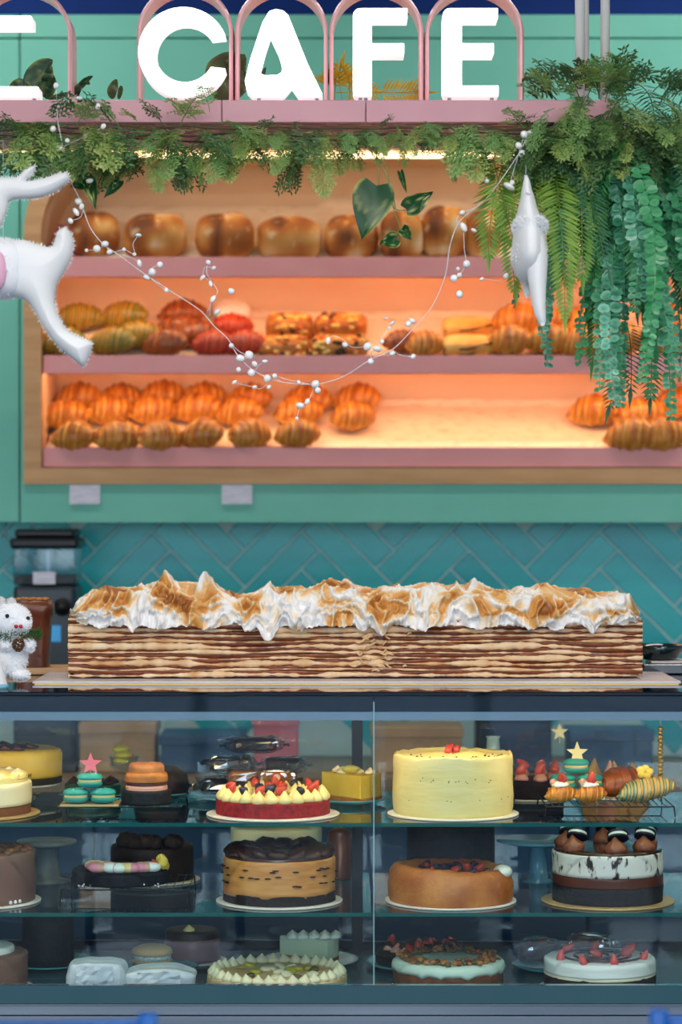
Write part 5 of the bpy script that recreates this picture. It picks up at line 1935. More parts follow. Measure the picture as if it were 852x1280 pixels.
# film wrapped brownies behind the yellow cake
def wrapped(px, py, Y, w, h, d, label, inner, group=None, rz=0.0, name='wrapped_brownie', cat='brownie', zbase=None):
    x = (px - CX) / F * Y
    z0 = zbase
    t = thing(name, label, cat, (x, Y, z0), rz, group)
    W, H = w / F * Y / 2, h / F * Y / 2
    MB().ell((0, 0, H), (W * .80, d * .78, H * .76), 16, 10, .4, wob=lambda p: p * (1 + .1 * nz(p.x * 40, p.y * 40, p.z * 40))).build('brownie_piece', inner, t, smooth=True)
    sd = px * .37

    def crinkle(p):
        return Vector((p.x * (1 + .3 * nz(p.x * 60 + sd, p.y * 40, p.z * 60)), p.y * (1 + .35 * nz(p.x * 50, p.y * 40 + sd, p.z * 50)), p.z * (1 + .3 * nz(p.x * 70, p.y * 30, sd))))
    MB().ell((0, 0, H), (W, d, H), 24, 13, .5, wob=crinkle).build('film_wrap', 'film', t, smooth=False)
    tl = MB()
    for s_ in (-1, 1):
        rows = []
        for i in range(5):
            u_ = i / 4
            rows.append([(s_ * (W * .9 + u_ * W * .35), .012 * (k - 3) / 3 * (.4 + u_) + .003 * nz(k, i, sd), H * (1 + .25 * u_ * math.sin(k * 2.1 + sd))) for k in range(7)])
        tl.grid(rows)
    tl.build('film_tail', 'film', t)
    return t


wrapped(12, 0, 5.556, 60, 22, .030, 'film wrapped brownie lying behind the pale yellow cake', 'brownie', zbase=S1 + .001)
wrapped(4, 0, 5.556, 56, 20, .028, 'film wrapped caramel slice on top of another behind the pale yellow cake', 'cookie', zbase=S1 + .043)
t = cake('dark_dome_cake', 'dark chocolate dome cake at the back behind the cookie sandwich', 202, 1, 5.68)
z = plate(t, 37 * UB, 'plate_teal')
MB().lathe([(32 * UB, z), (35 * UB, z + .02), (32 * UB, z + .045), (20 * UB, z + .062), (0, z + .068)], 36).build('dome', 'brownie', t, smooth=True)
t = cake('glass_of_lemon', 'small glass dish of lemon slices at the back of the top case shelf', 155, 1, 5.752, 'dish')
MB().lathe([(.020, 0), (.006, .006), (.005, .040), (.030, .060), (.034, .085), (.031, .085), (.027, .062), (0, .050)], 28).build('dish', 'clear', t, smooth=True)
for i in range(3):
    MB().ell((R.uniform(-.01, .01), R.uniform(-.01, .01), .075 + .012 * i), (.020, .016, .010), 14, 8).build('lemon_slice', 'lemon', t, smooth=True)
t = cake('green_jelly_cake', 'low dark green cake at the back behind the pink star', 116, 1, 5.65)
z = plate(t, 42 * UB, 'plate_teal')
layer(t, 35 * UB, z, z + .030, mat('darkgreen', C(34, 78, 70), .3), 'cake_body', seed=14)
for x, y in ring(9, .046):
    dollop(t, x, y, z + .029, .012, .014, 'darksponge')

# plate of wrapped slices
t = cake('round_plate', 'blue plate under the film wrapped brownies behind the red velvet cake', 310, 1, 5.642, 'plate')
plate(t, 78 * 5.58 / F, 'plate_blue')
zp = S1 + .015
GW = 'film wrapped brownies on the blue plate'
for px, Y, w_, h_, zo, rz, inn in ((274, 5.62, 62, 22, 0, .2, 'brownie'), (288, 5.64, 62, 22, .043, -.2, 'brownie'), (340, 5.64, 60, 22, .0, .3, 'brownie'), (318, 5.66, 70, 20, .086, .1, 'brownie'), (356, 5.65, 56, 20, .043, -.3, 'brownie')):
    wrapped(px, 0, Y, w_, h_, .034, 'film wrapped dark brownie stacked on the blue plate', inn, GW, rz, zbase=zp + zo)
wrapped(308, 0, 5.555, 56, 22, .02, 'film wrapped caramel slice leaning on the brownies of the blue plate', 'cookie', None, .0, 'wrapped_slice', 'slice', zbase=zp + .024)
t = wrapped(346, 0, 5.52, 52, 24, .012, 'film wrapped cookie with a round red sticker above the red velvet cake', 'cookie', None, .0, 'wrapped_cookie', 'cookie', zbase=zp + .022)
MB().lathe([(.012, 0), (.012, .001), (0, .0012)], 24, M=Matrix.Rotation(PI / 2, 4, 'X')).build('round_sticker', mat('stickred', C(196, 54, 40), .4), t, loc=(.0, -.0155, .025))
MB().lathe([(.0075, 0), (.0075, .001), (0, .0012)], 24, M=Matrix.Rotation(PI / 2, 4, 'X')).build('sticker_center', mat('stickcream', C(236, 210, 150), .4), t, loc=(.0, -.0168, .025))

t = cake('red_velvet_cake', 'low red velvet cake with piped cream peaks and berries on a white board', 341, 1, 5.355)
z = board(t, 83 * UA)
layer(t, 71 * UA, z, z + .030, 'redvelvet', 'sponge', seed=15, rb=.003)
zt2 = z + .0298
for x, y in ring(24, 62 * UA):
    dollop(t, x, y, zt2, .0155, .027, 'buttercream', 0)
for x, y in ring(17, 44 * UA, .2):
    dollop(t, x, y, zt2, .015, .026, 'buttercream', 0)
for i, (x, y) in enumerate(ring(13, 53 * UA, .1)):
    if i % 3 == 2:
        berry(t, x, y, zt2 + .024, .010, 'blueberry', (1, 1, 1), 'blueberry')
    else:
        berry(t, x, y, zt2 + .026, .010)
for i in range(7):
    a = R.uniform(0, 6.28)
    berry(t, .03 * math.cos(a), .03 * math.sin(a), zt2 + .024, .010, R.choice(['strawberry', 'blueberry']), (1, 1, 1.1), 'fruit')

t = cake('lemon_cheesecake_slice', 'yellow lemon cheesecake slice on a teal plate', 438, 1, 5.56, 'cake slice')
z = plate(t, 45 * 5.55 / F, 'plate_teal')


def wedge(t, z0, z1, L, W, m, name, rz, seed=0, grow=0.0):
    """triangular slice, point towards -x"""
    pts = [(-L * .55, 0), (L * .38, -W / 2), (L * .45, -W * .25), (L * .47, 0), (L * .45, W * .25), (L * .38, W / 2)]
    mb = MB()
    n = len(pts)
    c_, s_ = math.cos(rz), math.sin(rz)
    rows = []
    for k in range(5):
        zz = z0 + (z1 - z0) * k / 4
        rows.append([((x * c_ - y * s_) * (1 + grow), (x * s_ + y * c_) * (1 + grow), zz) for x, y in pts])
    mb.grid(rows, wrap=True)
    mb.f.append(tuple(range(4 * n, 5 * n)))
    mb.f.append(tuple(reversed(range(n))))
    return mb.build(name, m, t, bevel=.002)


wedge(t, z, z + .010, .135, .10, 'cookie', 'crust', -.5)
wedge(t, z + .010, z + .060, .132, .098, 'yellowcheese', 'filling', -.5)
for i in range(9):
    a, b_ = R.uniform(-.035, .050), R.uniform(-.02, .02)
    dollop(t, a, b_ - a * .4, z + .060, .013, .014, 'palecream')
MB().ell((.0, -.022, z + .070), (.020, .010, .009), 16, 8).build('lemon_slice', 'lemon', t, smooth=True)

t = cake('butter_cream_cake', 'big smooth pale yellow buttercream cake on a round board', 566, 1, 5.365)
z = board(t, 82 * UA, 'board_w')
hh = 72 * UA


def wobY(a, r_, z_):
    f = nz(math.cos(a) * 2.0, math.sin(a) * 2.0, z_ * 22)
    f2 = nz(math.cos(a) * 6, math.sin(a) * 6, z_ * 60)
    return r_ * (1 + .018 * f + .008 * f2), z_ + (.005 * f2 if z_ > hh * .9 else 0)


r_ = 74 * UA
prof = [(r_ * .99, z)] + [(r_ * (1 + .02 * math.sin(k / 10 * PI)), z + (hh - .008) * k / 10) for k in range(1, 11)] + [(r_ * 1.0, z + hh), (r_ * .985, z + hh + .004), (r_ * .955, z + hh + .002), (r_ * .90, z + hh - .004), (r_ * .6, z + hh - .002), (r_ * .3, z + hh + .004), (0, z + hh)]
MB().lathe(prof, 96, wob=wobY).build('frosting', 'buttercream', t, smooth=True)
for i in range(26):
    a, q_ = R.uniform(PI, 2 * PI), R.uniform(.55, .9)
    MB().ell((r_ * q_ * math.cos(a), r_ * q_ * math.sin(a), z + hh + .001), (.0022, .0022, .0014), 6, 4).build('chocolate_speck', 'chocglaze', t)
for i in range(20):
    a = R.uniform(PI * 1.1, 2 * PI * .95)
    zz = z + R.choice([.30, .62, .66]) * hh + R.uniform(-.004, .004)
    rr_ = wobY(a, r_ * (1 + .02 * math.sin((zz - z) / hh * PI)), zz)[0]
    MB().ell((rr_ * math.cos(a), rr_ * math.sin(a), zz), (.0016, .0016, .001), 6, 4).build('chocolate_speck', 'chocglaze', t)
for i in range(9):
    a = -.06 + R.uniform(-.04, .04)
    zz = z + hh * (.15 + .08 * i)
    MB().ell((r_ * 1.01 * math.cos(a), r_ * 1.01 * math.sin(a), zz), (.004, .006, .006), 8, 6).build('sponge_patch', 'darksponge', t)
for i in range(3):
    berry(t, R.uniform(-.01, .05), R.uniform(-.0, .03), z + hh + .010, .009)
t = cake('strawberry_cream_cake', 'cream cake with strawberries at the back behind the big yellow cake', 545, 1, 5.70)
z = board(t, 52 * UB, 'board_w')
layer(t, 44 * UB, z, z + .072, mat('shortcake', C(222, 172, 140), .6, col2=C(206, 120, 110), nscale=22), 'cake_body', seed=17, rb=.01)
for x, y in ring(8, .05):
    dollop(t, x, y, z + .071, .014, .018, 'whitecream')
    berry(t, x * .7, y * .7, z + .084, .011)
t = cake('milk_bottle', 'pale glass milk bottle at the back behind the big yellow cake', 616, 1, 5.74, 'bottle')
MB().lathe([(.026, 0), (.027, .01), (.027, .075), (.016, .10), (.014, .125), (.017, .13), (0, .13)], 24).build('bottle', mat('milkglass', C(170, 206, 210), .2, coat=.4), t, smooth=True)
t = cake('strawberry_tart', 'dark tart topped with strawberries at the back beside the big yellow cake', 664, 1, 5.66)
z = board(t, 44 * UB, 'board_w')
layer(t, 40 * UB, z, z + .040, 'darksponge', 'tart_base', seed=18)
for x, y in ring(8, .055, .3):
    dollop(t, x, y, z + .040, .016, .022, 'pinkfrost')
    berry(t, x, y, z + .066, .012)

# gold star macarons, cream puffs, striped croissant
t, hr_ = rack(683, 842, 1, 5.30, 5.52, .022, 'black wire rack under the gold star macarons and striped croissant', 18)
zr2 = S1 + .0004 + hr_
Ym2 = 5.43
ms = thing('macaron_stand', 'small white riser under the macarons with the gold star', 'stand', (P(720, 0, 5.43).x, 5.43, zr2))
MB().box((0, 0, .011), (.116, .06, .021)).build('riser', 'board_w', ms, bevel=.002)
zm2 = zr2 + .0222
GM2 = 'teal macarons under the gold star'
macaron((P(703, 0, Ym2).x, Ym2, zm2), .027, label='teal macaron, lower one of the three under the gold star', group=GM2)
macaron((P(737, 0, Ym2).x, Ym2, zm2), .027, label='teal macaron, lower one of the three under the gold star', group=GM2)
macaron((P(720, 0, Ym2).x, Ym2 + .006, zm2 + .0318), .027, label='teal macaron on top of two others, carrying the gold star')
star(721, 941, Ym2 + .006, .024, 'stargold', 'pale gold star topper above the teal macarons')
puffm = [croissant_mesh('puff_pastry', 'croissantcrust', s_ + 40, .082, .026, .5, 6) for s_ in range(2)]
for i, px in enumerate((700, 737)):
    lab = ('strawberry cream puff on the rack, the one away from the striped croissant', 'strawberry cream puff on the rack, next to the striped croissant')[i]
    t = thing('cream_puff', lab, 'pastry', (P(px, 0, 5.345).x, 5.345, zr2))
    inst(puffm[i], 'puff', t, (0, 0, .0185), (0, 0, .1), (.80, 1, 1))
    dollop(t, 0, -.002, .036, .017, .016, 'whitecream', 6)
    berry(t, .003, -.006, .055, .011)
    MB().ell((-.014, .008, .044), (.008, .008, .008), 10, 8).build('cream_ball', 'pinkfrost', t, smooth=True)
t = thing('striped_croissant', 'teal and orange striped croissant topped with a yellow flower', 'croissant', (P(806, 0, 5.37).x, 5.37, zr2), .15)
inst(croissant_mesh('croissant', 'tealcrust', 51, .122, .034, .45, 9, True), 'pastry', t, (0, 0, .0235), (0, -.12, 0))
for i in range(5):
    a = i * 1.257
    MB().ell((-.002 + .010 * math.cos(a), -.004 + .006 * math.sin(a), .064 + .007 * math.sin(a)), (.009, .005, .008), 10, 6).build('petal', 'petalyellow', t, smooth=True)
MB().ell((-.002, -.010, .064), .004, 8, 6).build('flower_center', 'lemon', t, smooth=True)
t = thing('brown_croissant', 'dark brown croissant half hidden behind the teal striped one', 'croissant', (P(775, 0, 5.47).x, 5.47, zr2), .5)
inst(croch[0], 'pastry', t, (0, 0, .0275), (0, 0, 0), .9)
t = cake('meringue_tray', 'tray of pale whipped meringues at the back of the case by the gold beads', 766, 1, 5.70, 'dessert')
z = board(t, 50 * UB, 'plate_white')
for i in range(9):
    dollop(t, R.uniform(-.06, .06), R.uniform(-.04, .03), z, .026, .045 + R.uniform(0, .04), R.choice(['pinkfrost', 'macbeige', 'palecream']), 7, 'meringue')
star(699, 915, 5.62, .020, 'stargold', 'faint gold star standing far behind the macarons').location.y = 5.62
gb_ = thing('gold_bead_string', 'string of gold beads hanging inside the case at the striped croissant', 'decoration', P(825, 908, 5.60))
for i in range(13):
    MB().ell((R.uniform(-.001, .001), 0, -.005 - i * .0088), (.0065, .0065, .0046), 12, 8).build('gold_bead', mat('goldbead', C(226, 190, 92), .2, .7), gb_, smooth=True)
MB().tube([(0, 0, -.115), (0, 0, P(0, 870, 5.2).z - gb_.location.z - .01)], .0006, 5).build('string', 'thread', gb_)

# ---- middle shelf
t = cake('mocha_cake', 'tall mocha brown frosted cake with nuts on top cut by the case edge', -30, 2)
z = board(t, 81 * UA, 'board_w')
layer(t, 74 * UA, z, z + .105, 'mocha', 'frosting', seed=21, rb=.006)
for i in range(46):
    a, q_ = R.uniform(-1.6, .6), R.uniform(.3, .95)
    lump(t, 74 * UA * q_ * math.cos(a), 74 * UA * q_ * math.sin(a), z + .107, .008, R.choice(['nut', 'walnut', 'chocpipe']), 'nut')
for i in range(3):
    MB().ell((73.5 * UA * math.cos(-.62 - .10 * i), 73.5 * UA * math.sin(-.62 - .10 * i), z + .006), .004, 8, 6).build('sugar_pearl', 'white', t)
t = cake('grey_cake_stand', 'grey cake stand behind the mocha cake on the middle case shelf', 58, 2, 5.66, 'stand')
MB().lathe([(.055, 0), (.03, .006), (.026, .07), (.04, .078), (.066, .082), (.066, .090), (0, .090)], 36).build('stand', mat('greystand', C(110, 122, 130), .3), t, smooth=True)
t, hr_ = rack(76, 235, 2, 5.28, 5.50, .036, 'black wire rack under the dark flower topped cake', 16)
t = thing('dark_flower_cake', 'dark chocolate cake with pink and yellow flower petals on the wire rack', 'cake', (P(152, 0, 5.40).x, 5.40, S2 + .0004 + hr_))
layer(t, 62 * UA, 0, .028, 'blacksponge', 'sponge', seed=23, rb=.006, topz=.002)
for i in range(26):
    a = R.uniform(-2.8, -.3)
    MB().ell((.065 * math.cos(a) + R.uniform(-.02, .03), .07 * math.sin(a), .036), (.020, .016, .011), 12, 6).build('petal', ('petalpink', 'macfill', 'pinkfrost', 'whitecream')[i % 4], t, smooth=True)
for i in range(5):
    MB().ell((.085 + R.uniform(-.012, .012), -.04 + R.uniform(-.01, .02), .034 + R.uniform(0, .014)), (.011, .006, .012), 10, 6).build('petal', 'petalyellow', t, smooth=True)
berry(t, .072, -.05, .044, .008)
for i in range(16):
    MB().ell((R.uniform(-.085, .085), -.1 + R.uniform(0, .02), R.uniform(.001, .008)), .0018, 6, 4).build('crumb', 'whitecream', t)
t = cake('chocolate_truffle_cake', 'dark cake with piled chocolate truffles at the back behind the flower cake', 190, 2, 5.68)
z = board(t, 60 * UB, 'board_w')
layer(t, 52 * UB, z, z + .075, 'brownie', 'cake_body', seed=24)
for i in range(14):
    lump(t, R.uniform(-.06, .06), R.uniform(-.07, .0), z + .085, .018, 'brownie', 'truffle', .9)

t = cake('caramel_chocolate_cake', 'caramel sided cake with glossy chocolate slab ring on dark crumb base', 349, 2)
z = board(t, 79 * UA)
r_ = 70 * UA
layer(t, r_ * 1.005, z, z + .022, 'darksponge', 'crumb_base', seed=25, rb=.003)
layer(t, r_, z + .016, z + .092, 'caramel', 'caramel_frosting', seed=26, rb=.005)
layer(t, r_ * .97, z + .0915, z + .098, 'chocglaze', 'chocolate_glaze', seed=27, rb=.004)
for i, (x, y) in enumerate(ring(16, r_ * .78)):
    lump(t, x, y, z + .104, .024, 'chocglaze', 'chocolate_slab', .45)
MB().lathe([(r_ * .5, z + .098), (r_ * .5, z + .101), (0, z + .102)], 32).build('caramel_center', 'caramel', t, smooth=True)
for i in range(30):
    a = R.uniform(PI, 2 * PI)
    MB().ell((r_ * .995 * math.cos(a), r_ * .995 * math.sin(a), z + R.choice([.042, .060, .072]) + R.uniform(-.003, .003)), (.008, .006, .0017), 8, 4).build('sponge_streak', 'darksponge', t)
t = cake('tall_cream_cake', 'tall pale cream cake at the back behind the caramel cake', 345, 2, 5.66)
z = board(t, 66 * UB, 'board_w')
layer(t, 57 * UB, z, z + .118, 'palecream', 'frosting', seed=28, rb=.006)
t = cake('copper_canister', 'copper coloured canister at the back beside the tall cream cake', 424, 2, 5.70, 'canister')
MB().lathe([(.026, 0), (.027, .004), (.027, .095), (.024, .10), (.026, .104), (.012, .112), (0, .114)], 28).build('canister', mat('copper', C(150, 96, 74), .35, .4), t, smooth=True)

t = cake('baked_cheesecake', 'golden brown baked cheesecake with sunken berry top on a white board', 563, 2)
z = board(t, 82 * UA)
r_ = 80 * UA


def wobC(a, q_, z_):
    f = nz(math.cos(a) * 2.5 + 4, math.sin(a) * 2.5, z_ * 30)
    f2 = nz(math.cos(a) * 7, math.sin(a) * 7, z_ * 60 + 3)
    return q_ * (1 + .02 * f + .01 * f2), z_ + .004 * f2 * (1 if z_ > .03 else 0) + (.008 * max(0, math.cos(a - 3.6)) if z_ > .04 else 0)


MB().lathe([(r_ * .97, z), (r_ * .99, z + .01), (r_ * .985, z + .036), (r_ * .95, z + .054), (r_ * .88, z + .066), (r_ * .82, z + .070), (r_ * .78, z + .064), (r_ * .70, z + .054), (r_ * .3, z + .050), (0, z + .050)], 72, wob=wobC).build('crust', 'bakedtop', t, smooth=True)
for i in range(34):
    a, q_ = R.uniform(0, 6.28), R.uniform(.1, .66)
    berry(t, r_ * q_ * math.cos(a), r_ * q_ * math.sin(a), z + .062, R.uniform(.009, .013), R.choice(['blueberry', 'blueberry', 'strawberry', 'chocglaze']), (1, 1, 1), 'berry')
MB().ell((r_ * .80, -.03, z + .062), (.020, .03, .014), 14, 8).build('cream_smear', 'whitecream', t, smooth=True)
t = cake('tall_dark_cake', 'tall almost black chocolate cake at the back behind the baked cheesecake', 563, 2, 5.66)
z = board(t, 60 * UB, 'board_w')
layer(t, 55 * UB, z, z + .125, 'blacksponge', 'frosting', seed=30, rb=.004)
t = cake('blue_plate', 'wide pale blue plate on dark stand at the back beside the cookie cake', 672, 2, 5.66, 'plate')
MB().lathe([(.04, 0), (.02, .006), (.018, .075), (.05, .080), (.092, .088), (.092, .092), (0, .090)], 36).build('plate_stand', 'plate_blue', t, smooth=True)

t = cake('cookies_and_cream_cake', 'black and white cookies-and-cream cake with chocolate sandwich cookies on gold board', 759, 2)
z = board(t, 83 * UA, 'board_g')
r_ = 69 * UA
layer(t, r_, z, z + .036, 'blacksponge', 'cocoa_base', seed=31, rb=.004)
layer(t, r_ * .995, z + .0355, z + .058, 'ganache', 'ganache_layer', seed=32, rb=.003, topz=.004)
mat('cookiecream', C(232, 230, 220), .5, col2=C(50, 38, 34), nscale=80, contrast=(.54, .62), stretch=(1, 1, .45), bump=(60, .4, .003))
layer(t, r_, z + .0575, z + .104, 'cookiecream', 'cookie_cream', seed=33, rb=.004)
layer(t, r_ * .98, z + .1035, z + .109, 'chocglaze', 'chocolate_top', seed=34, rb=.003)


def oreo(t, x, y, zc, rx, rz):
    o = bpy.data.objects.new('sandwich_cookie', None)
    COL.objects.link(o)
    o.parent = t
    o.location, o.rotation_euler = (x, y, zc), (rx, 0, rz)
    MB().lathe([(.020, -.0085), (.022, -.0075), (.022, -.0035), (.020, -.003)], 24).build('wafer', 'oreo', o, smooth=False)
    MB().lathe([(.0195, -.003), (.0195, .003)], 24).build('cream_filling', 'whitecream', o)
    MB().lathe([(.020, .003), (.022, .0035), (.022, .0075), (.020, .0085)], 24).build('wafer', 'oreo', o, smooth=False)


for x, y, m in ((-.075, -.055, 'chocpipe'), (.008, -.085, 'chocpipe'), (.07, -.055, 'chocpipe'), (.085, .03, 'chocpipe'), (-.085, .03, 'chocpipe'), (.0, .085, 'chocpipe')):
    dollop(t, x, y, z + .108, .022, .034, m, 9, 'chocolate_swirl')
    oreo(t, x * .97 + .006, y + .014, z + .141, -.55, R.uniform(-.9, .9))

# ---- bottom deck
t = cake('layered_mocha_cake', 'mocha cake with blue white topping at the case end on the bottom deck', -28, 3)
z = board(t, 70 * UA, 'board_w')
layer(t, 62 * UA, z, z + .075, 'mocha', 'frosting', seed=41)
layer(t, 46 * UA, z + .0745, z + .088, 'whitecream', 'cream_top', seed=42)
t = cake('square_dark_cake', 'tall plain dark chocolate cake on teal plate at the back of the bottom deck', 60, 3, 5.64)
z = plate(t, 60 * UB, 'plate_teal')
layer(t, 32 * UB, z, z + .115, 'blacksponge', 'cake_body', seed=43, rb=.004)


def paperpack(px, Y, w, h, label, show=None):
    t = thing('paper_wrapped_sandwich', label, 'sandwich', ((px - CX) / F * Y, Y, S3 + .0004))
    W, H = w / F * Y / 2, h / F * Y / 2
    sd = px * .7

    def cr(p):
        return Vector((p.x * (1 + .14 * nz(p.x * 24 + sd, p.y * 20, p.z * 30)), p.y * (1 + .14 * nz(p.x * 20, p.y * 20 + sd, 2)), max(-H, p.z * (1 + .18 * nz(p.x * 30, sd, p.z * 20)))))
    MB().ell((0, 0, H), (W, .05, H), 40, 22, .55, wob=cr).build('paper', 'paperwrap', t, smooth=False)
    fl = MB()
    rows = []
    for i in range(7):
        u_ = i / 6
        rows.append([(W * (-.6 + 1.2 * k / 8), -.052 + .006 * nz(k, i, sd) - .004 * u_, .004 + H * 1.7 * u_ * (1 + .08 * nz(k * 1.3, i, sd))) for k in range(9)])
    fl.grid(rows)
    fl.build('paper_flap', 'paperwrap', t, smooth=False)
    if show:
        for i in range(14):
            MB().ell((W * R.uniform(.1, .7), -.050, R.uniform(.004, H * .7)), (.006, .008, .005), 8, 6).build('dark_filling', show, t)
    return t


paperpack(121, 5.33, 76, 42, 'white paper wrapped sandwich standing upright on the bottom deck')
paperpack(201, 5.34, 88, 32, 'white paper wrapped sandwich with dark berry filling showing', 'blueberry')
t = cake('teal_plate', 'teal plate under the big round beige macaron on the bottom deck', 200, 3, 5.58, 'plate')
plate(t, 48 * 5.58 / F, 'plate_teal')
macaron((P(190, 0, 5.54).x, 5.54, S3 + .013), .044, shell='macbeige', label='big beige macaron with blue white sprinkled filling on the teal plate', sparkle=False, fill=mat('bluefill', C(120, 176, 186), .7, col2=C(230, 240, 236), nscale=260))
t = cake('chocolate_rosette_cake', 'brown chocolate cake with cream rosette at the back of the bottom deck', 240, 3, 5.70)
z = board(t, 44 * UB, 'board_w')
layer(t, 36 * UB, z, z + .052, 'choccake', 'cake_body', seed=45, rb=.015)
layer(t, 34 * UB, z + .050, z + .068, 'brownie', 'chocolate_top', seed=46, rb=.012)
dollop(t, -.005, -.03, z + .066, .012, .016, 'macfill', 7, 'cream_rosette')

t = cake('piped_cream_cake', 'low golden cake with a border of piped cream on the bottom deck', 346, 3, 5.378)
z = board(t, 90 * UA, 'board_w')
layer(t, 87 * UA, z, z + .028, mat('goldsponge', C(226, 186, 120), .6, col2=C(240, 214, 160), nscale=14), 'sponge', seed=47, rb=.004)
for x, y in ring(34, 79 * UA):
    o = dollop(t, x, y, z + .027, .014, .020, 'palecream', 0, 'piped_cream')
for i in range(18):
    a, q_ = R.uniform(0, 6.28), R.uniform(0, .7)
    lump(t, 80 * UA * q_ * math.cos(a), 80 * UA * q_ * math.sin(a), z + .031, .012, R.choice(['pistachio', 'lemon', 'palecream']), 'fruit_piece', .5)
t = cake('white_cheesecake_slice', 'pale green white cheesecake slice with piped top on a glass plate', 388, 3, 5.665, 'cake slice')
z = plate(t, 60 * 5.62 / F, 'plate_white')
wedge(t, z, z + .012, .13, .09, 'cookie', 'crust', -.25)
wedge(t, z + .012, z + .054, .13, .09, mat('palegreen', C(206, 222, 196), .5), 'filling', -.25)
for i in range(5):
    for k in range(3):
        dollop(t, -.04 + .024 * i, -.022 + .016 * k - (.012 * i if 0 else 0), z + .054, .0125, .014, 'whitecream')
t = cake('berry_tart', 'dark berry tart with cream and chocolate shards behind the nut ring cake', 535, 3, 5.64)
z = plate(t, 78 * UB, 'plate_teal')
layer(t, 66 * UB, z, z + .030, 'darksponge', 'tart_base', seed=48)
for i in range(26):
    a, q_ = R.uniform(0, 6.28), R.uniform(.2, .9)
    x, y = 66 * UB * q_ * math.cos(a), 66 * UB * q_ * math.sin(a)
    if i % 3 == 0:
        berry(t, x, y, z + .040, .012)
    elif i % 3 == 1:
        dollop(t, x, y, z + .029, .013, .016, 'pinkfrost')
    else:
        MB().box((0, 0, 0), (.020, .003, .024), M=Matrix.Translation((x, y, z + .040)) @ Matrix.Rotation(R.uniform(-.6, .6), 4, 'Y') @ Matrix.Rotation(R.uniform(-1, 1), 4, 'Z')).build('chocolate_shard', 'chocglaze', t)
t = cake('nut_ring_cake', 'brown cake with mint icing drips and a ring of chopped nuts on top', 560, 3, 5.37)
z = board(t, 74 * UA, 'board_w')
r_ = 69 * UA
layer(t, r_, z, z + .052, 'brownbase', 'sponge', seed=49, rb=.006)
mat('minticing', C(206, 232, 214), .4, sss=.08)


def wobI(a, q_, z_):
    if z_ < z + .048:
        return q_, z_ - .016 * max(0, nz(math.cos(a) * 4, math.sin(a) * 4, 2)) - .010 * max(0, nz(math.cos(a) * 9, math.sin(a) * 9, 7))
    return q_, z_


MB().lathe([(r_ * 1.012, z + .040), (r_ * 1.03, z + .046), (r_ * 1.015, z + .054), (r_ * .96, z + .060), (r_ * .7, z + .058), (0, z + .057)], 90, wob=wobI).build('icing', 'minticing', t, smooth=True)
for i in range(150):
    a, q_ = R.uniform(0, 6.28), R.gauss(.78, .09)
    lump(t, r_ * q_ * math.cos(a), r_ * q_ * math.sin(a), z + .061 + R.uniform(0, .006), R.uniform(.004, .0075), R.choice(['pistachio', 'walnut', 'nut', 'chocpipe']), 'chopped_nut')
t = cake('clear_plate', 'dark plate under the film wrapped slices on the bottom deck', 705, 3, 5.60, 'plate')
plate(t, 66 * 5.60 / F, 'plate_teal')
for px, Y, w_, h_, rz, l in ((672, 5.58, 58, 32, .3, 'film wrapped slice lying next to the strawberry swirl cake, the flatter one'), (738, 5.62, 60, 34, -.3, 'film wrapped pointed slice standing behind the strawberry swirl cake')):
    wrapped(px, 0, Y, w_, h_, .032, l, 'brownie' if px < 700 else 'choccake', None, rz, 'wrapped_slice', 'slice', zbase=S3 + .015)
t = cake('strawberry_swirl_cake', 'white cream cake with chocolate swirl and strawberry pieces on the bottom deck', 749, 3, 5.37)
z = board(t, 76 * UA, 'board_w')
r_ = 70 * UA
layer(t, r_, z, z + .030, 'darksponge', 'sponge', seed=50, rb=.003, topz=.003)
layer(t, r_ * .99, z + .0295, z + .036, 'palecream', 'custard', seed=52, rb=.002)
layer(t, r_ * 1.0, z + .0355, z + .064, 'whitecream', 'cream_layer', seed=51, rb=.008, topz=.002, wob=.02)
sw = []
for i in range(120):
    a = i * .16
    q_ = r_ * (.15 + .62 * i / 120)
    sw.append((q_ * math.cos(a), q_ * math.sin(a), z + .0655))
MB().tube(sw, .0032, 6).build('chocolate_swirl', 'chocglaze', t, smooth=True)
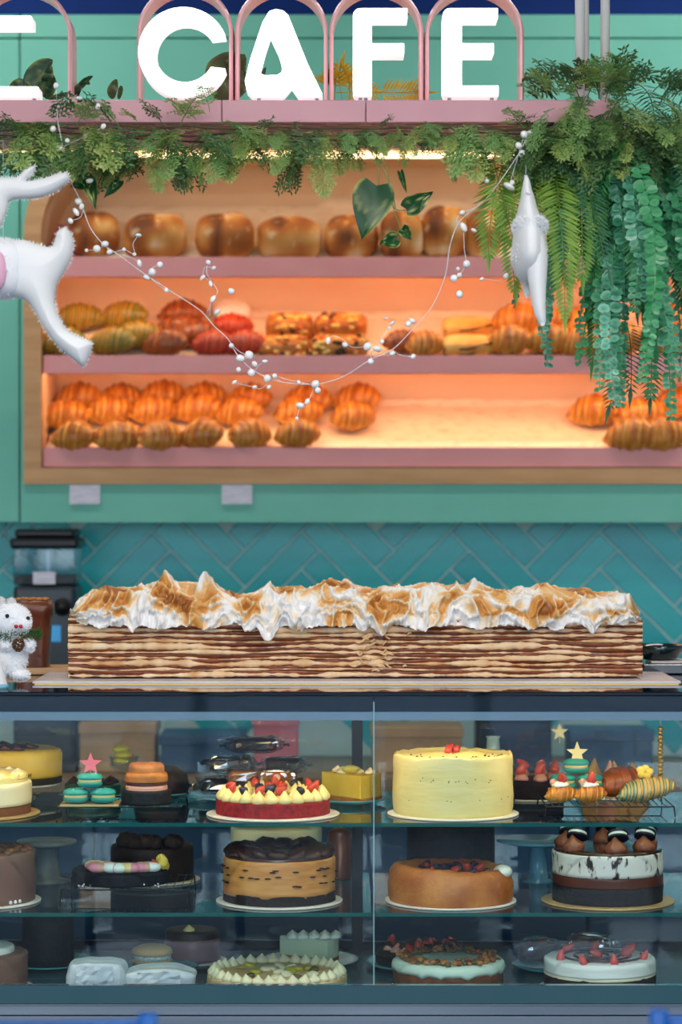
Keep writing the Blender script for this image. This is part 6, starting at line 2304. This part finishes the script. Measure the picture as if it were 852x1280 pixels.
for x, y, s_ in ((-.085, -.045, 1), (-.045, -.095, .9), (.02, -.10, 1), (-.01, -.02, 1.1), (.06, .0, 1.2), (.065, .03, 1.3), (.09, -.04, .9), (-.06, .05, 1), (.0, .08, 1)):
    berry(t, x, y, z + .073, .0095 * s_, 'strawberry', (1, 1, 1.5), 'strawberry_piece')

# ------------------------------------------------------------ blue chairs in front of the case
mat('chairblue', C(0, 82, 160), .35, col2=C(0, 74, 150), nscale=5, spec=.3)


def chair(xr, Y, ztop, side, label):
    """back towards the camera; xr edge of the back rest"""
    W = .40
    t = thing('cafe_chair', label, 'chair', (xr - side * W / 2, Y, 0))
    h = W / 2
    for s_ in (-1, 1):
        MB().tube([(s_ * h, .0, .45), (s_ * h, -.02, .70), (s_ * h, -.045, ztop + .002)], .0135, 12).build('back_post', 'chairblue', t, smooth=True)
        MB().tube([(s_ * h * .98, .01, .44), (s_ * (h + .03), -.05, .0)], [.014, .011], 10).build('leg', 'chairblue', t, smooth=True)
        MB().tube([(s_ * h * .95, .36, .44), (s_ * (h + .02), .41, .0)], [.014, .011], 10).build('leg', 'chairblue', t, smooth=True)
    rows = []
    for k in range(9):
        u_ = k / 8
        zz = .60 + (ztop - .008 - .60) * u_
        rows.append([(h * .97 * (2 * i / 12 - 1), -.012 - .03 * u_ + .030 * (1 - (2 * i / 12 - 1) ** 2), zz - .010 * (1 - (2 * i / 12 - 1) ** 2) * (u_ > .9)) for i in range(13)])
    o = MB().grid(rows).build('backrest', 'chairblue', t, smooth=True)
    m_ = o.modifiers.new('thick', 'SOLIDIFY')
    m_.thickness = .012
    MB().ell((0, .19, .45), (h * 1.05, .20, .014), 28, 8, .5).build('seat', 'chairblue', t, smooth=True)
    return t


c1 = P(188, 1262, 3.6)
chair(c1.x, 3.6, c1.z, 1, 'blue metal cafe chair in front of the case below the paper wrapped sandwiches')
c2 = P(818, 1257, 3.6)
chair(c2.x, 3.6, c2.z, -1, 'blue metal cafe chair in front of the case below the strawberry swirl cake')
